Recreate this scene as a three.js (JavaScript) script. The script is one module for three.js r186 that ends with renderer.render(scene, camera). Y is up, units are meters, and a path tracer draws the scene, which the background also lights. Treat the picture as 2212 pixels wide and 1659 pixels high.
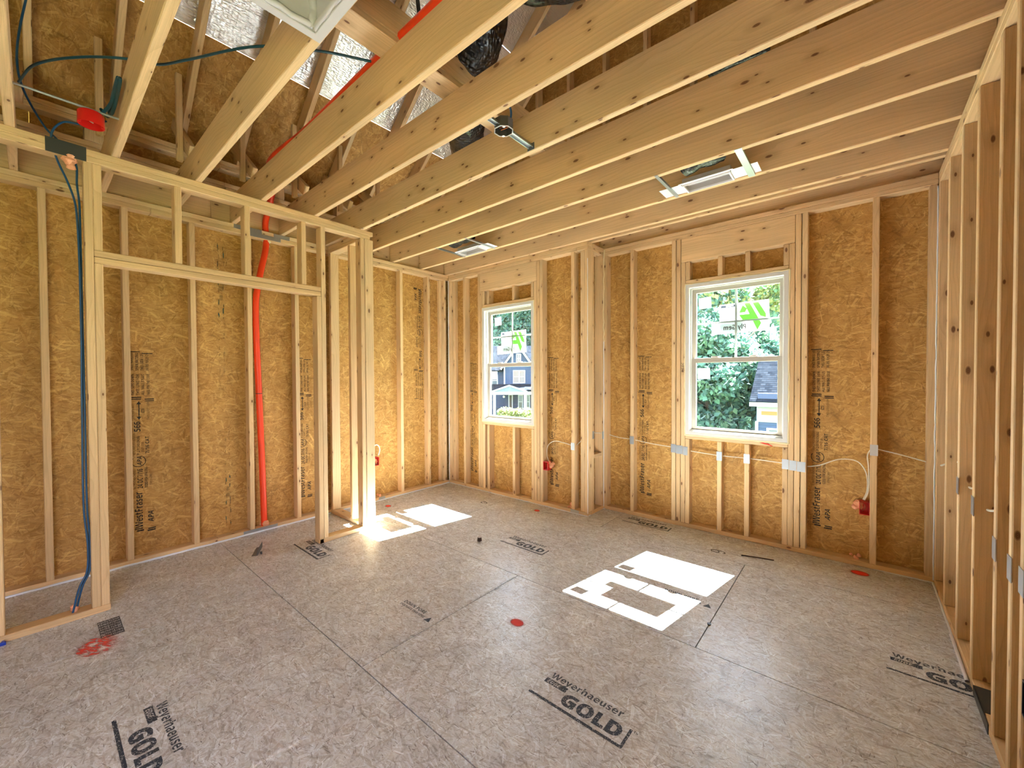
import * as THREE from 'three';
import { mergeGeometries } from 'three/addons/utils/BufferGeometryUtils.js';

// ------------------------------------------------------------------ camera, sky, sun, exposure
const scene = new THREE.Scene();
const camera = new THREE.PerspectiveCamera(2 * Math.atan(829.5 / 879.28) * 180 / Math.PI, 2212 / 1659, 0.05, 400);
camera.position.set(4.1811, 1.4117, 3.6075);
camera.lookAt(4.1811 - 0.647997, 1.4117 - 0.016702, 3.6075 - 0.76146);
camera.rotateZ(-0.00422);
scene.background = new THREE.Color().setRGB(0.90, 0.925, 1.13);
scene.backgroundIntensity = 1.0;
const SUN = new THREE.Vector3(0.178, 1.21, -1);                     // towards the sun, read from the two patches on the floor
const sun = new THREE.DirectionalLight(new THREE.Color().setRGB(1, 0.93, 0.91), 34);
sun.position.copy(SUN).multiplyScalar(20).add(new THREE.Vector3(2.3, 0, 1));
sun.target.position.set(2.3, 0, 1);
sun.castShadow = true;
sun.shadow.radius = 0.5;
sun.shadow.mapSize.set(4096, 4096);
Object.assign(sun.shadow.camera, { left: -12, right: 12, top: 12, bottom: -12, near: 1, far: 80 });
scene.add(sun, sun.target);
const renderer = new THREE.WebGLRenderer({ antialias: true });
renderer.toneMapping = THREE.LinearToneMapping;
renderer.toneMappingExposure = 10.6;
renderer.shadowMap.enabled = true;

// ------------------------------------------------------------------ helpers
let seed = 20240611;
const rnd = () => { seed = (seed + 0x6D2B79F5) | 0; let t = Math.imul(seed ^ (seed >>> 15), 1 | seed); t = (t + Math.imul(t ^ (t >>> 7), 61 | t)) ^ t; return ((t ^ (t >>> 14)) >>> 0) / 4294967296; };
const rr = (a, b) => a + (b - a) * rnd();
const pick = (a) => a[Math.floor(rnd() * a.length)];
const V = (x, y, z) => new THREE.Vector3(x, y, z);
const used = new Map();
function numbered(name) { const n = used.get(name) ?? 0; used.set(name, n + 1); return n ? name + '_' + String(n).padStart(3, '0') : name; }
function structure(name, label, category) { const g = new THREE.Group(); g.name = numbered(name); g.userData = { kind: 'structure', label, category }; scene.add(g); return g; }
function thing(name, label, category, pos = [0, 0, 0], group) { const g = new THREE.Group(); g.name = numbered(name); g.position.set(...pos); g.userData = { label, category }; if (group) g.userData.group = group; scene.add(g); return g; }
function part(parent, name, geo, mat, label) { const m = new THREE.Mesh(geo, mat); m.name = name; if (label) m.userData.label = label; parent.add(m); return m; }
function canvas(w, h) { const c = document.createElement('canvas'); c.width = w; c.height = h; return [c, c.getContext('2d')]; }
function tex(c, srgb = true, wrap = true) { const t = new THREE.CanvasTexture(c); if (srgb) t.colorSpace = THREE.SRGBColorSpace; if (wrap) t.wrapS = t.wrapT = THREE.RepeatWrapping; t.magFilter = THREE.LinearFilter; return t; }
// value noise, periodic in px, py
function noise2(px, py, s) { const g = new Float32Array(px * py); let q = s; for (let i = 0; i < g.length; i++) { q = (Math.imul(q, 1664525) + 1013904223) >>> 0; g[i] = q / 4294967296; }
  return (x, y) => { const xi = Math.floor(x), yi = Math.floor(y), fx = x - xi, fy = y - yi, u = fx * fx * (3 - 2 * fx), v = fy * fy * (3 - 2 * fy), X = ((xi % px) + px) % px, Y = ((yi % py) + py) % py, X1 = (X + 1) % px, Y1 = (Y + 1) % py;
    return (g[Y * px + X] * (1 - u) + g[Y * px + X1] * u) * (1 - v) + (g[Y1 * px + X] * (1 - u) + g[Y1 * px + X1] * u) * v; }; }

// ------------------------------------------------------------------ textures
const LU = 2.4, LV = 0.3;                                            // a lumber texture covers 2.4 m along the grain, 0.3 m across
function lumberTexture(s, knots) {
  const w = 2048, h = 512, [c, x] = canvas(w, h), im = x.createImageData(w, h), d = im.data;
  const n1 = noise2(6, 4, s), n2 = noise2(24, 8, s + 1), n3 = noise2(12, 160, s + 2), n4 = noise2(512, 256, s + 3), n5 = noise2(5, 3, s + 5);
  const K = [];
  for (let i = 0; i < knots; i++) K.push([rr(0.02, 0.98) * w, rr(0.08, 0.92) * h, rr(5, 13)]);
  for (let j = 0; j < h; j++) for (let i = 0; i < w; i++) {
    let yy = j / h, warp = 0, dark = 0;
    for (const [kx, ky, kr] of K) {
      const dx = (i - kx) / 2.6, dy = j - ky, r2 = dx * dx + dy * dy, r = Math.sqrt(r2);
      if (r < kr * 7) { warp += Math.sign(dy) * kr * 0.8 / h * Math.exp(-r / (kr * 2.2)); const e = Math.hypot((i - kx) / 1.15, dy) / kr; if (e < 1.7) dark = Math.max(dark, e < 1 ? 0.8 + 0.2 * Math.sin(e * 14) : (1.7 - e) / 0.7 * 0.5); else if (e < 5) dark = Math.max(dark, 0.14 * (5 - e) / 3.3); }
    }
    const t = (yy + warp) * 13 + n1(i / w * 6, yy * 4) * 3.2 + n2(i / w * 24, yy * 8) * 0.5;
    const f = t - Math.floor(t), ring = Math.pow(f, 3) * 0.3;
    const fine = n3(i / w * 12, yy * 160) * 0.5 + n4(i / 4, j / 2) * 0.18;
    const tone = 1.03 - ring * 0.16 - fine * 0.13 - (n5(i / w * 5, yy * 3) - 0.5) * 0.12;
    const o = (j * w + i) * 4, k = dark;
    d[o] = (222 * tone) * (1 - k) + 92 * k; d[o + 1] = (190 * tone - ring * 10) * (1 - k) + 54 * k; d[o + 2] = (144 * tone - ring * 14) * (1 - k) + 28 * k; d[o + 3] = 255;
  }
  x.putImageData(im, 0, 0);
  return tex(c);
}
const lumberTex = [lumberTexture(11, 15), lumberTexture(47, 20), lumberTexture(83, 11)];
const tints = [[1, 0.99, 0.97], [0.96, 0.93, 0.88], [1.0, 0.96, 0.90], [0.92, 0.87, 0.80]];
const lumberMats = [];
for (const map of lumberTex) for (const [r, g, b] of tints) lumberMats.push(new THREE.MeshStandardMaterial({ map, color: new THREE.Color().setRGB(r, g, b), roughness: 0.78 }));

function osbTexture(size, metres, n, base, tones, aligned, grit, fine = 1, slivers = 0) {
  const [c, x] = canvas(size, size), [cb, xb] = canvas(size, size), k = size / metres;
  x.fillStyle = `rgb(${base})`; x.fillRect(0, 0, size, size);
  xb.fillStyle = '#808080'; xb.fillRect(0, 0, size, size);
  for (let i = 0; i < n; i++) {
    const cx = rnd() * size, cy = rnd() * size, big = rnd() < 0.2, len = (big ? rr(0.05, 0.11) : rr(0.015, 0.06)) * k * fine, wid = (big ? rr(0.006, 0.018) : rr(0.0018, 0.008)) * k * fine;
    const a = rnd() < aligned ? rr(-0.45, 0.45) : rr(0, Math.PI), t = pick(tones), j = rr(-12, 12), al = rr(0.25, 0.8) * t[3];
    const draw = (X, Y) => {
      x.save(); x.translate(X, Y); x.rotate(a); x.globalAlpha = al; x.fillStyle = `rgb(${t[0] + j | 0},${t[1] + j | 0},${t[2] + j | 0})`;
      x.beginPath(); x.moveTo(-len / 2, -wid / 2 * q[0]); x.lineTo(len / 2 * q[1], -wid / 2); x.lineTo(len / 2, wid / 2 * q[2]); x.lineTo(-len / 2 * q[3], wid / 2); x.closePath(); x.fill();
      if (wid > 5) { x.globalAlpha = al * 0.28; x.strokeStyle = `rgb(${t[0] * 0.6 | 0},${t[1] * 0.55 | 0},${t[2] * 0.45 | 0})`; x.lineWidth = 0.8; for (let m = 0; m < 3; m++) { const yy = (q[m] - 0.8) * wid; x.beginPath(); x.moveTo(-len * 0.45, yy); x.lineTo(len * 0.42, yy + q[4]); x.stroke(); } }
      x.restore();
      xb.save(); xb.translate(X, Y); xb.rotate(a); xb.globalAlpha = 0.5; const v = 70 + (q[5] * 130 | 0); xb.fillStyle = `rgb(${v},${v},${v})`; xb.fillRect(-len / 2, -wid / 2, len, wid); xb.restore();
    };
    const q = [rr(0.3, 1), rr(0.7, 1), rr(0.3, 1), rr(0.7, 1), rr(-2, 2), rnd()];
    draw(cx, cy);
    const ex = cx < len ? size : cx > size - len ? -size : 0, ey = cy < len ? size : cy > size - len ? -size : 0;
    if (ex) draw(cx + ex, cy); if (ey) draw(cx, cy + ey); if (ex && ey) draw(cx + ex, cy + ey);
  }
  for (let i = 0; i < slivers; i++) { const a = rnd() < 0.35 ? rr(-0.4, 0.4) : rr(0, Math.PI), l = rr(0.006, 0.035) * k, w = rr(0.0008, 0.003) * k, lite = rnd() < 0.55; x.save(); x.translate(rnd() * size, rnd() * size); x.rotate(a); x.globalAlpha = rr(0.3, 0.85); x.fillStyle = lite ? '#f6f7f6' : pick(['#6a5f59', '#84776e', '#57504c']); x.beginPath(); x.ellipse(0, 0, l / 2, w / 2, 0, 0, 7); x.fill(); x.restore(); }
  const im = x.getImageData(0, 0, size, size), d = im.data, nl = noise2(7, 7, 5), nm = noise2(40, 40, 9);
  for (let j = 0; j < size; j++) for (let i = 0; i < size; i++) { const o = (j * size + i) * 4, v = (rnd() - 0.5) * grit + (nl(i / size * 7, j / size * 7) - 0.5) * 14 + (nm(i / size * 40, j / size * 40) - 0.5) * 16; d[o] += v; d[o + 1] += v; d[o + 2] += v * 0.9; }
  x.putImageData(im, 0, 0);
  return [tex(c), tex(cb, false)];
}
const OW = 1.5, OF = 2.4;
const [osbMap, osbBump] = osbTexture(1536, OW, 11000, '186,143,76', [[224, 184, 110, 1], [204, 160, 86, 1], [174, 130, 62, 1], [152, 108, 50, 0.5], [214, 174, 104, 1], [118, 84, 42, 0.28]], 0.25, 16);
const [floorMap, floorBump] = osbTexture(2048, OF, 62000, '212,208,203', [[232, 232, 231, 1], [220, 216, 211, 1], [198, 190, 181, 1], [182, 166, 156, 0.6], [250, 252, 252, 1], [238, 239, 240, 1], [124, 114, 110, 0.35], [206, 201, 196, 1], [150, 140, 134, 0.5]], 0.3, 22, 0.82, 16000);
const osbMat = new THREE.MeshStandardMaterial({ map: osbMap, bumpMap: osbBump, bumpScale: 0.0012, roughness: 0.72, color: new THREE.Color().setRGB(0.93, 0.86, 0.78) });
const floorMat = new THREE.MeshStandardMaterial({ map: floorMap, bumpMap: floorBump, bumpScale: 0.0007, roughness: 0.33, color: new THREE.Color().setRGB(0.95, 1.0, 1.08) });
const plain = (r, g, b, o = {}) => new THREE.MeshStandardMaterial({ color: new THREE.Color(`rgb(${r},${g},${b})`), roughness: 0.6, ...o });
const M = {
  sash: plain(178, 170, 156, { roughness: 0.4 }),
  steel: plain(176, 182, 186, { metalness: 0.85, roughness: 0.42 }), steelDark: plain(120, 124, 128, { metalness: 0.8, roughness: 0.5 }), whiteMetal: plain(230, 227, 232, { metalness: 0.2, roughness: 0.45 }),
  vinyl: plain(206, 204, 198, { roughness: 0.38 }), caulk: plain(232, 236, 242, { roughness: 0.5 }), foam: plain(232, 214, 168, { roughness: 0.9 }), fireFoam: plain(232, 164, 124, { roughness: 0.85 }),
  mastic: plain(192, 186, 184, { roughness: 0.8 }), conduit: plain(240, 66, 22, { roughness: 0.4 }), redPlastic: plain(206, 26, 20, { roughness: 0.4 }), blueCable: plain(26, 76, 116, { roughness: 0.4 }), tealCable: plain(22, 72, 84, { roughness: 0.45 }),
  whiteCable: plain(222, 212, 190, { roughness: 0.45 }), black: plain(16, 16, 17, { roughness: 0.35 }), blackStrap: plain(20, 22, 26, { roughness: 0.6 }), copper: plain(184, 110, 70, { metalness: 0.9, roughness: 0.35 }),
  greyBox: plain(94, 92, 88, { metalness: 0.6, roughness: 0.5 }), tape: plain(58, 58, 54, { roughness: 0.5 }), deck: plain(70, 56, 42, { roughness: 0.9 }), blueNut: plain(36, 66, 170, { roughness: 0.3 }), darkWood: plain(60, 38, 26, { roughness: 0.8 }),
};

// ------------------------------------------------------------------ lumber: a box with eased edges, grain along its longest side (44 triangles)
function lumberGeometry(sx, sy, sz, c = 0.0035) {
  const hx = sx / 2, hy = sy / 2, hz = sz / 2; c = Math.min(c, hx * 0.5, hy * 0.5, hz * 0.5);
  const pos = [], nor = [], uv = [], ou = rnd(), ov = rnd();
  const L = sx >= sy && sx >= sz ? 0 : sy >= sz ? 1 : 2;
  const add = (pts) => {
    const a = V(...pts[0]), b = V(...pts[1]), d = V(...pts[2]), n = b.clone().sub(a).cross(d.clone().sub(a)).normalize();
    const m = pts.reduce((s, p) => s.add(V(...p)), V(0, 0, 0)); if (n.dot(m) < 0) { pts.reverse(); n.negate(); }
    const ax = [Math.abs(n.x), Math.abs(n.y), Math.abs(n.z)], others = [0, 1, 2].filter((i) => i !== L);
    const cross = ax[others[0]] > ax[others[1]] ? others[1] : others[0], along = ax[L] > 0.9 ? others[0] : L, side = ax[L] > 0.9 ? others[1] : cross;
    const face = Math.round(n.x * 3 + n.y * 5 + n.z * 7) * 0.117;
    for (let i = 1; i < pts.length - 1; i++) for (const p of [pts[0], pts[i], pts[i + 1]]) { pos.push(...p); nor.push(n.x, n.y, n.z); uv.push(p[along] / LU + ou + face, p[side] / LV + ov + face); }
  };
  const s = [-1, 1];
  for (const q of s) { add([[q * hx, -hy + c, -hz + c], [q * hx, hy - c, -hz + c], [q * hx, hy - c, hz - c], [q * hx, -hy + c, hz - c]]); add([[-hx + c, q * hy, -hz + c], [hx - c, q * hy, -hz + c], [hx - c, q * hy, hz - c], [-hx + c, q * hy, hz - c]]); add([[-hx + c, -hy + c, q * hz], [hx - c, -hy + c, q * hz], [hx - c, hy - c, q * hz], [-hx + c, hy - c, q * hz]]); }
  for (const a of s) for (const b of s) {
    add([[a * hx, b * (hy - c), -hz + c], [a * hx, b * (hy - c), hz - c], [a * (hx - c), b * hy, hz - c], [a * (hx - c), b * hy, -hz + c]]);
    add([[a * hx, -hy + c, b * (hz - c)], [a * hx, hy - c, b * (hz - c)], [a * (hx - c), hy - c, b * hz], [a * (hx - c), -hy + c, b * hz]]);
    add([[-hx + c, a * hy, b * (hz - c)], [hx - c, a * hy, b * (hz - c)], [hx - c, a * (hy - c), b * hz], [-hx + c, a * (hy - c), b * hz]]);
    for (const e of s) add([[a * hx, b * (hy - c), e * (hz - c)], [a * (hx - c), b * hy, e * (hz - c)], [a * (hx - c), b * (hy - c), e * hz]]);
  }
  const g = new THREE.BufferGeometry();
  g.setAttribute('position', new THREE.Float32BufferAttribute(pos, 3)); g.setAttribute('normal', new THREE.Float32BufferAttribute(nor, 3)); g.setAttribute('uv', new THREE.Float32BufferAttribute(uv, 2));
  return g;
}
function board(parent, name, x, y, z, mat) {                          // each of x, y, z: [from, to]
  const m = part(parent, name, lumberGeometry(x[1] - x[0], y[1] - y[0], z[1] - z[0]), mat ?? pick(lumberMats));
  m.position.set((x[0] + x[1]) / 2, (y[0] + y[1]) / 2, (z[0] + z[1]) / 2);
  return m;
}
function beam(parent, name, a, b, deep, wide, mat) {                  // sloping member in a plane of one z, from a to b along its lower edge
  const len = a.distanceTo(b), ang = Math.atan2(b.y - a.y, b.x - a.x);
  const m = part(parent, name, lumberGeometry(len, deep, wide), mat ?? pick(lumberMats));
  m.rotation.z = ang; m.position.set((a.x + b.x) / 2 - Math.sin(ang) * deep / 2, (a.y + b.y) / 2 + Math.cos(ang) * deep / 2, a.z);
  return m;
}
// a sheet: outline in (a, y), a = x for sheets across z, a = z for sheets across x
function sheet(parent, name, across, a, y, at, thick, mat, tile, holes = []) {
  const s = new THREE.Shape([[a[0], y[0]], [a[1], y[0]], [a[1], y[1]], [a[0], y[1]]].map((p) => new THREE.Vector2(...p)));
  for (const [p, q, r, t] of holes) s.holes.push(new THREE.Path([[p, r], [p, t], [q, t], [q, r]].map((v) => new THREE.Vector2(...v))));
  const g = new THREE.ExtrudeGeometry(s, { depth: thick, bevelEnabled: false }), u = g.attributes.uv, o = rnd(), w = rnd();
  for (let i = 0; i < u.count; i++) u.setXY(i, u.getX(i) / tile + o, u.getY(i) / tile + w);
  const m = part(parent, name, g, mat);
  if (across === 'x') { m.rotation.y = -Math.PI / 2; m.position.x = at; } else m.position.z = at;   // across x: local x -> world z, depth -> -x
  return m;
}
function polygonSheet(parent, name, pts, at, thick, mat, tile) {       // outline in (x, y) at one z
  const g = new THREE.ExtrudeGeometry(new THREE.Shape(pts.map((p) => new THREE.Vector2(...p))), { depth: thick, bevelEnabled: false }), u = g.attributes.uv;
  for (let i = 0; i < u.count; i++) u.setXY(i, u.getX(i) / tile, u.getY(i) / tile);
  const m = part(parent, name, g, mat); m.position.z = at; return m;
}
const boxGeo = (x, y, z) => new THREE.BoxGeometry(x[1] - x[0], y[1] - y[0], z[1] - z[0]).translate((x[0] + x[1]) / 2, (y[0] + y[1]) / 2, (z[0] + z[1]) / 2);
const tube = (pts, r, seg = 0, closed = false, rs = 8) => new THREE.TubeGeometry(new THREE.CatmullRomCurve3(pts.map((p) => V(...p)), closed, 'centripetal'), seg || pts.length * 10, r, rs, closed);
function bead(pts, r, wob) { const c = new THREE.CatmullRomCurve3(pts.map((p) => V(...p))), n = Math.max(8, Math.round(c.getLength() / 0.05)); const q = c.getSpacedPoints(n).map((p) => p.add(V(rr(-wob, wob), rr(-wob, wob), rr(-wob, wob)))); return new THREE.TubeGeometry(new THREE.CatmullRomCurve3(q), n * 2, r, 6); }
function blob(cx, cy, cz, r, n) { const out = []; for (let i = 0; i < n; i++) { const s = r * rr(0.4, 1); const g = new THREE.IcosahedronGeometry(s, 1); const p = g.attributes.position; for (let k = 0; k < p.count; k++) { const f = 1 + 0.25 * Math.sin(p.getX(k) * 190 + i) * Math.cos(p.getY(k) * 170 + i * 2); p.setXYZ(k, p.getX(k) * f, p.getY(k) * f, p.getZ(k) * f); } g.translate(cx + rr(-r, r), cy + rr(-r, r) * 1.2, cz + rr(-r, r) * 0.5); out.push(g); } const m = mergeGeometries(out); m.computeVertexNormals(); return m; }

// ------------------------------------------------------------------ the setting: sizes in metres read off the photograph
const W = 4.581, XB = 2.112, D = 0.333, XC = 0.7075, ZC = 1.527, H = 2.77, T = 0.038, S = 0.089, J = 0.235, ZE = 10.4;
const P0 = H - 2 * T, P1 = H - T;                                     // double top plate

// floor: sheets 1.22 m wide with open joints over a dark deck
const floor = structure('floor', 'weathered strand board subfloor with printed stamps and paint marks', 'floor');
part(floor, 'deck', boxGeo([-0.12, W + 0.12], [-0.3, -0.0225], [-D - 0.12, ZE + 0.1]), M.deck);
{
  const rows = [[-D - 0.1, 0.175, [2.345]], [0.175, 1.395, [1.105, 3.545]], [1.395, 2.592, [2.345]], [2.592, 3.81, [1.126, 3.566]], [3.81, 5.03, [2.3]], [5.03, 6.25, [1.1, 3.5]], [6.25, 7.47, [2.3]], [7.47, 8.69, [1.1, 3.5]], [8.69, ZE + 0.1, [2.3]]];
  for (const [z0, z1, cuts] of rows) { const xs = [-0.1, ...cuts, W + 0.1]; for (let i = 0; i < xs.length - 1; i++) {
    const g = 0.0026, w = xs[i + 1] - xs[i] - 2 * g, d = z1 - z0 - 2 * g, geo = new THREE.BoxGeometry(w, 0.022, d), u = geo.attributes.uv, p = geo.attributes.position, o = rnd(), v = rnd();
    for (let k = 0; k < u.count; k++) u.setXY(k, p.getX(k) / OF + o, p.getZ(k) / OF + v);
    part(floor, 'floor_panel', geo, floorMat).position.set((xs[i] + xs[i + 1]) / 2, -0.011, (z0 + z1) / 2);
  } }
}

// ---- left wall
const wallLeft = structure('wall_left', 'open stud wall with strand board sheathing behind the closet framing', 'wall');
board(wallLeft, 'bottom_plate', [-S, 0], [0, T], [0, 2.6]); board(wallLeft, 'bottom_plate', [-S, 0], [0, T], [2.602, 4.6]); board(wallLeft, 'bottom_plate', [-S, 0], [0, T], [4.602, ZE]);
for (const [y0, y1, cut] of [[P0, P1, 3.0], [P1, H, 1.7]]) { board(wallLeft, 'top_plate', [-S, 0], [y0, y1], [0, cut]); board(wallLeft, 'top_plate', [-S, 0], [y0, y1], [cut + 0.002, ZE]); }
for (const z of [0.058, 0.325, 0.733, 1.13, 1.535, 1.93, 2.335, 2.745, 3.15, 3.555, 3.96, 4.37, 4.77, 5.18, 5.58, 5.98, 6.4, 6.8, 7.2, 7.6, 8.0, 8.4, 8.8, 9.2, 9.6, 10.0]) board(wallLeft, 'stud', [-S, 0], [T, P0], [z - T / 2, z + T / 2]);
board(wallLeft, 'stud', [-S, -0.045], [T, P0], [0.08, 0.118]);
{
  const cuts = [-0.1, 1.13, 2.335, 3.555, 4.77, 5.99, 7.2, 8.4, 9.6, ZE + 0.1];
  for (let i = 0; i < cuts.length - 1; i++) { const a = [cuts[i] + 0.001, cuts[i + 1] - 0.001]; 
    sheet(wallLeft, 'sheathing_panel', 'x', a, [-0.2, 3.03], -S, 0.011, osbMat, OW, []); }
}


// ---- back wall: a proud bay (z = 0), its short return, and the recessed bay (z = -D)
const wallBack = structure('wall_back', 'open stud wall with two windows, left bay standing proud of the right bay', 'wall');
board(wallBack, 'bottom_plate', [0, 1.22], [0, T], [-S, 0]); board(wallBack, 'bottom_plate', [1.222, XB], [0, T], [-S, 0]);
board(wallBack, 'bottom_plate', [XB - S, XB], [0, T], [-D - S, -S - 0.001]); board(wallBack, 'bottom_plate', [XB + 0.001, W], [0, T], [-D - S, -D]);
for (const y of [P0, P1]) { board(wallBack, 'top_plate', [0, y === P0 ? 1.98 : XB], [y, y + T], [-S, 0]); if (y === P0) board(wallBack, 'top_plate', [1.982, XB], [y, y + T], [-S, 0]); board(wallBack, 'top_plate', [XB - S, XB], [y, y + T], [-D - S, -S - 0.001]); board(wallBack, 'top_plate', [XB + 0.001, W], [y, y + T], [-D - S, -D]); }
const studB = (x, y0 = T, y1 = P0, name = 'stud') => board(wallBack, name, [x, x + T], [y0, y1], [-S, 0]);
const studR = (x, y0 = T, y1 = P0, name = 'stud') => board(wallBack, name, [x, x + T], [y0, y1], [-S - D, -D]);
for (const x of [0.002, 0.284, 0.552, 1.472, 1.514, 1.915, 2.074]) studB(x);
board(wallBack, 'stud', [0.045, 0.09], [T, P0], [-S, -0.04]); board(wallBack, 'stud', [2.02, 2.07], [T, P0], [-S, -0.012]);
studB(0.592, T, 2.472, 'trimmer_stud'); studB(1.432, T, 2.472, 'trimmer_stud');
for (const x of [0.632, 0.706, 1.115, 1.392]) { studB(x, T, 0.83, 'cripple_stud'); studB(x, 2.304, 2.472, 'cripple_stud'); }
board(wallBack, 'header', [0.592, 1.47], [2.474, P0 - 0.001], [-S, 0]);
board(wallBack, 'rough_sill', [0.631, 1.431], [0.832, 0.868], [-S, 0]); board(wallBack, 'head_plate', [0.631, 1.431], [2.266, 2.302], [-S, 0]);
for (const x of [2.112, 2.409, 2.824, 2.868, 3.793, 3.836, 4.252, 4.54]) studR(x);
studR(2.911, T, 2.472, 'trimmer_stud'); studR(3.752, T, 2.472, 'trimmer_stud');
for (const x of [2.951, 3.225, 3.44, 3.713]) { studR(x, T, 0.83, 'cripple_stud'); studR(x, 2.304, 2.472, 'cripple_stud'); }
board(wallBack, 'header', [2.911, 3.791], [2.474, P0 - 0.001], [-S - D, -D]);
board(wallBack, 'rough_sill', [2.95, 3.751], [0.832, 0.868], [-S - D, -D]); board(wallBack, 'head_plate', [2.95, 3.751], [2.266, 2.302], [-S - D, -D]);
board(wallBack, 'stud', [XB - S, XB], [T, P0], [-0.127, -0.09]); board(wallBack, 'stud', [XB - S, XB], [T, P0], [-D - S, -D - S + T]); board(wallBack, 'stud', [XB - S, XB], [T, P0], [-D + 0.001, -D + T]);
board(wallBack, 'blocking', [XB - S, XB - 0.002], [0.572, 0.61], [-D + T + 0.001, -0.128]);
sheet(wallBack, 'sheathing_panel', 'x', [-D - S, -S], [-0.2, 3.03], XB - S, 0.011, osbMat, OW);
const notched = (a, b, x, side, at) => polygonSheet(wallBack, 'sheathing_panel', side ? [[a, -0.2], [b, -0.2], [b, 0.872], [x, 0.872], [x, 2.262], [b, 2.262], [b, 3.03], [a, 3.03]] : [[a, -0.2], [b, -0.2], [b, 3.03], [a, 3.03], [a, 2.262], [x, 2.262], [x, 0.872], [a, 0.872]], at, 0.011, osbMat, OW);
notched(-0.1, 1.05, 0.612, true, -S - 0.011); notched(1.052, XB - S - 0.011, 1.451, false, -S - 0.011);
notched(XB - S, 3.24, 2.932, true, -S - D - 0.011); notched(3.242, 4.27, 3.77, false, -S - D - 0.011); sheet(wallBack, 'sheathing_panel', 'z', [4.272, W + 0.1], [-0.2, 3.03], -S - D - 0.011, 0.011, osbMat, OW);

// ---- right wall
const wallRight = structure('wall_right', 'bare stud wall along the right side, wide faces toward the viewer', 'wall');
board(wallRight, 'bottom_plate', [W, W + S], [0, T], [-D - S, 3.4]); board(wallRight, 'bottom_plate', [W, W + S], [0, T], [3.402, 4.0]); board(wallRight, 'bottom_plate', [W, W + S], [0, T], [5.4, ZE]); board(wallRight, 'header', [W, W + S], [2.1, P0], [4.0, 5.4]);
board(wallRight, 'top_plate', [W, W + S], [P0, P1], [-D, ZE]); board(wallRight, 'top_plate', [W, W + S], [P1, H], [-D - S, ZE]);
for (const z of [-0.31, 0.08, 0.483, 0.853, 1.243, 1.45, 1.583, 2.0, 2.4, 2.8, 3.2, 3.6, 3.98, 5.42, 5.8, 6.35, 6.7, 7.1, 7.5, 7.9, 8.3, 8.7, 9.1, 9.5, 9.9]) board(wallRight, 'stud', [W, W + S], [T, P0], [z - T / 2, z + T / 2]);
for (const [a, b] of [[-D - 0.1, 0.853], [0.855, 2.07], [2.072, 2.98]]) sheet(wallRight, 'sheathing_panel', 'x', [a, b], [-0.2, 3.03], W + S + 0.011, 0.011, osbMat, OW);
sheet(wallRight, 'sheathing_panel', 'x', [2.982, 3.9], [-0.2, 3.03], W + S + 0.011, 0.011, osbMat, OW); sheet(wallRight, 'sheathing_panel', 'x', [3.902, 6.1], [-0.2, 3.03], W + S + 0.011, 0.011, osbMat, OW, [[4.0, 5.4, 0.0, 2.1]]); sheet(wallRight, 'sheathing_panel', 'x', [6.102, ZE + 0.1], [-0.2, 3.03], W + S + 0.011, 0.011, osbMat, OW);

// ---- wall behind the camera
const wallFront = structure('wall_front', 'strand board sheathed stud wall behind the viewer', 'wall');
board(wallFront, 'bottom_plate', [0, W], [0, T], [ZE, ZE + S]); board(wallFront, 'top_plate', [0, W], [P0, H], [ZE, ZE + S]);
for (let x = 0.02; x < W; x += 0.6) board(wallFront, 'stud', [x, x + T], [T, P0], [ZE, ZE + S]);
for (let i = 0; i < 4; i++) sheet(wallFront, 'sheathing_panel', 'z', [i * 1.17 - 0.1, i * 1.17 + 1.068], [-0.2, 3.03], ZE + S, 0.011, osbMat, OW);

// ---- closet framing
const wallCloset = structure('wall_closet', 'closet partition framed in bare studs with a door opening and double header', 'wall');
board(wallCloset, 'bottom_plate', [XC - S, XC], [0, T], [ZC, 1.61]); board(wallCloset, 'bottom_plate', [XC - S, XC], [0, T], [1.612, 2.054]); board(wallCloset, 'bottom_plate', [XC - S, XC], [0, T], [3.322, 4.6]);
board(wallCloset, 'top_plate', [XC - S, XC], [P0, P1], [ZC + 0.03, 4.6]); board(wallCloset, 'top_plate', [XC - S, XC], [P1, H], [ZC, 4.6]);
board(wallCloset, 'corner_stud', [XC - T, XC], [T, P0], [ZC, 1.612]);
for (const z of [1.617, 1.977, 3.363, 3.728, 4.1, 4.56]) board(wallCloset, 'stud', [XC - S, XC], [T, P0], [z, z + T]);
board(wallCloset, 'trimmer_stud', [XC - S, XC], [0, 2.104], [2.0155, 2.053]); board(wallCloset, 'trimmer_stud', [XC - S, XC], [T, 2.104], [3.3245, 3.362]);
board(wallCloset, 'header', [XC - S, XC], [2.105, 2.142], [2.017, 3.362]); board(wallCloset, 'header', [XC - S, XC], [2.144, 2.181], [2.017, 3.362]);
for (const z of [2.135, 2.54, 2.945, 3.3245]) board(wallCloset, 'cripple_stud', [XC - S, XC], [2.182, P0], [z, z + T]);
board(wallCloset, 'bottom_plate', [0, XC - S - 0.001], [0, T], [ZC, ZC + S]); board(wallCloset, 'top_plate', [0, XC - S - 0.001], [P0, P1], [ZC, ZC + S]); board(wallCloset, 'top_plate', [0, XC - S - 0.001], [P1, H], [ZC, ZC + S]);
for (const x of [0.002, 0.4]) board(wallCloset, 'stud', [x, x + T], [T, P0], [ZC, ZC + S]);

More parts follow.
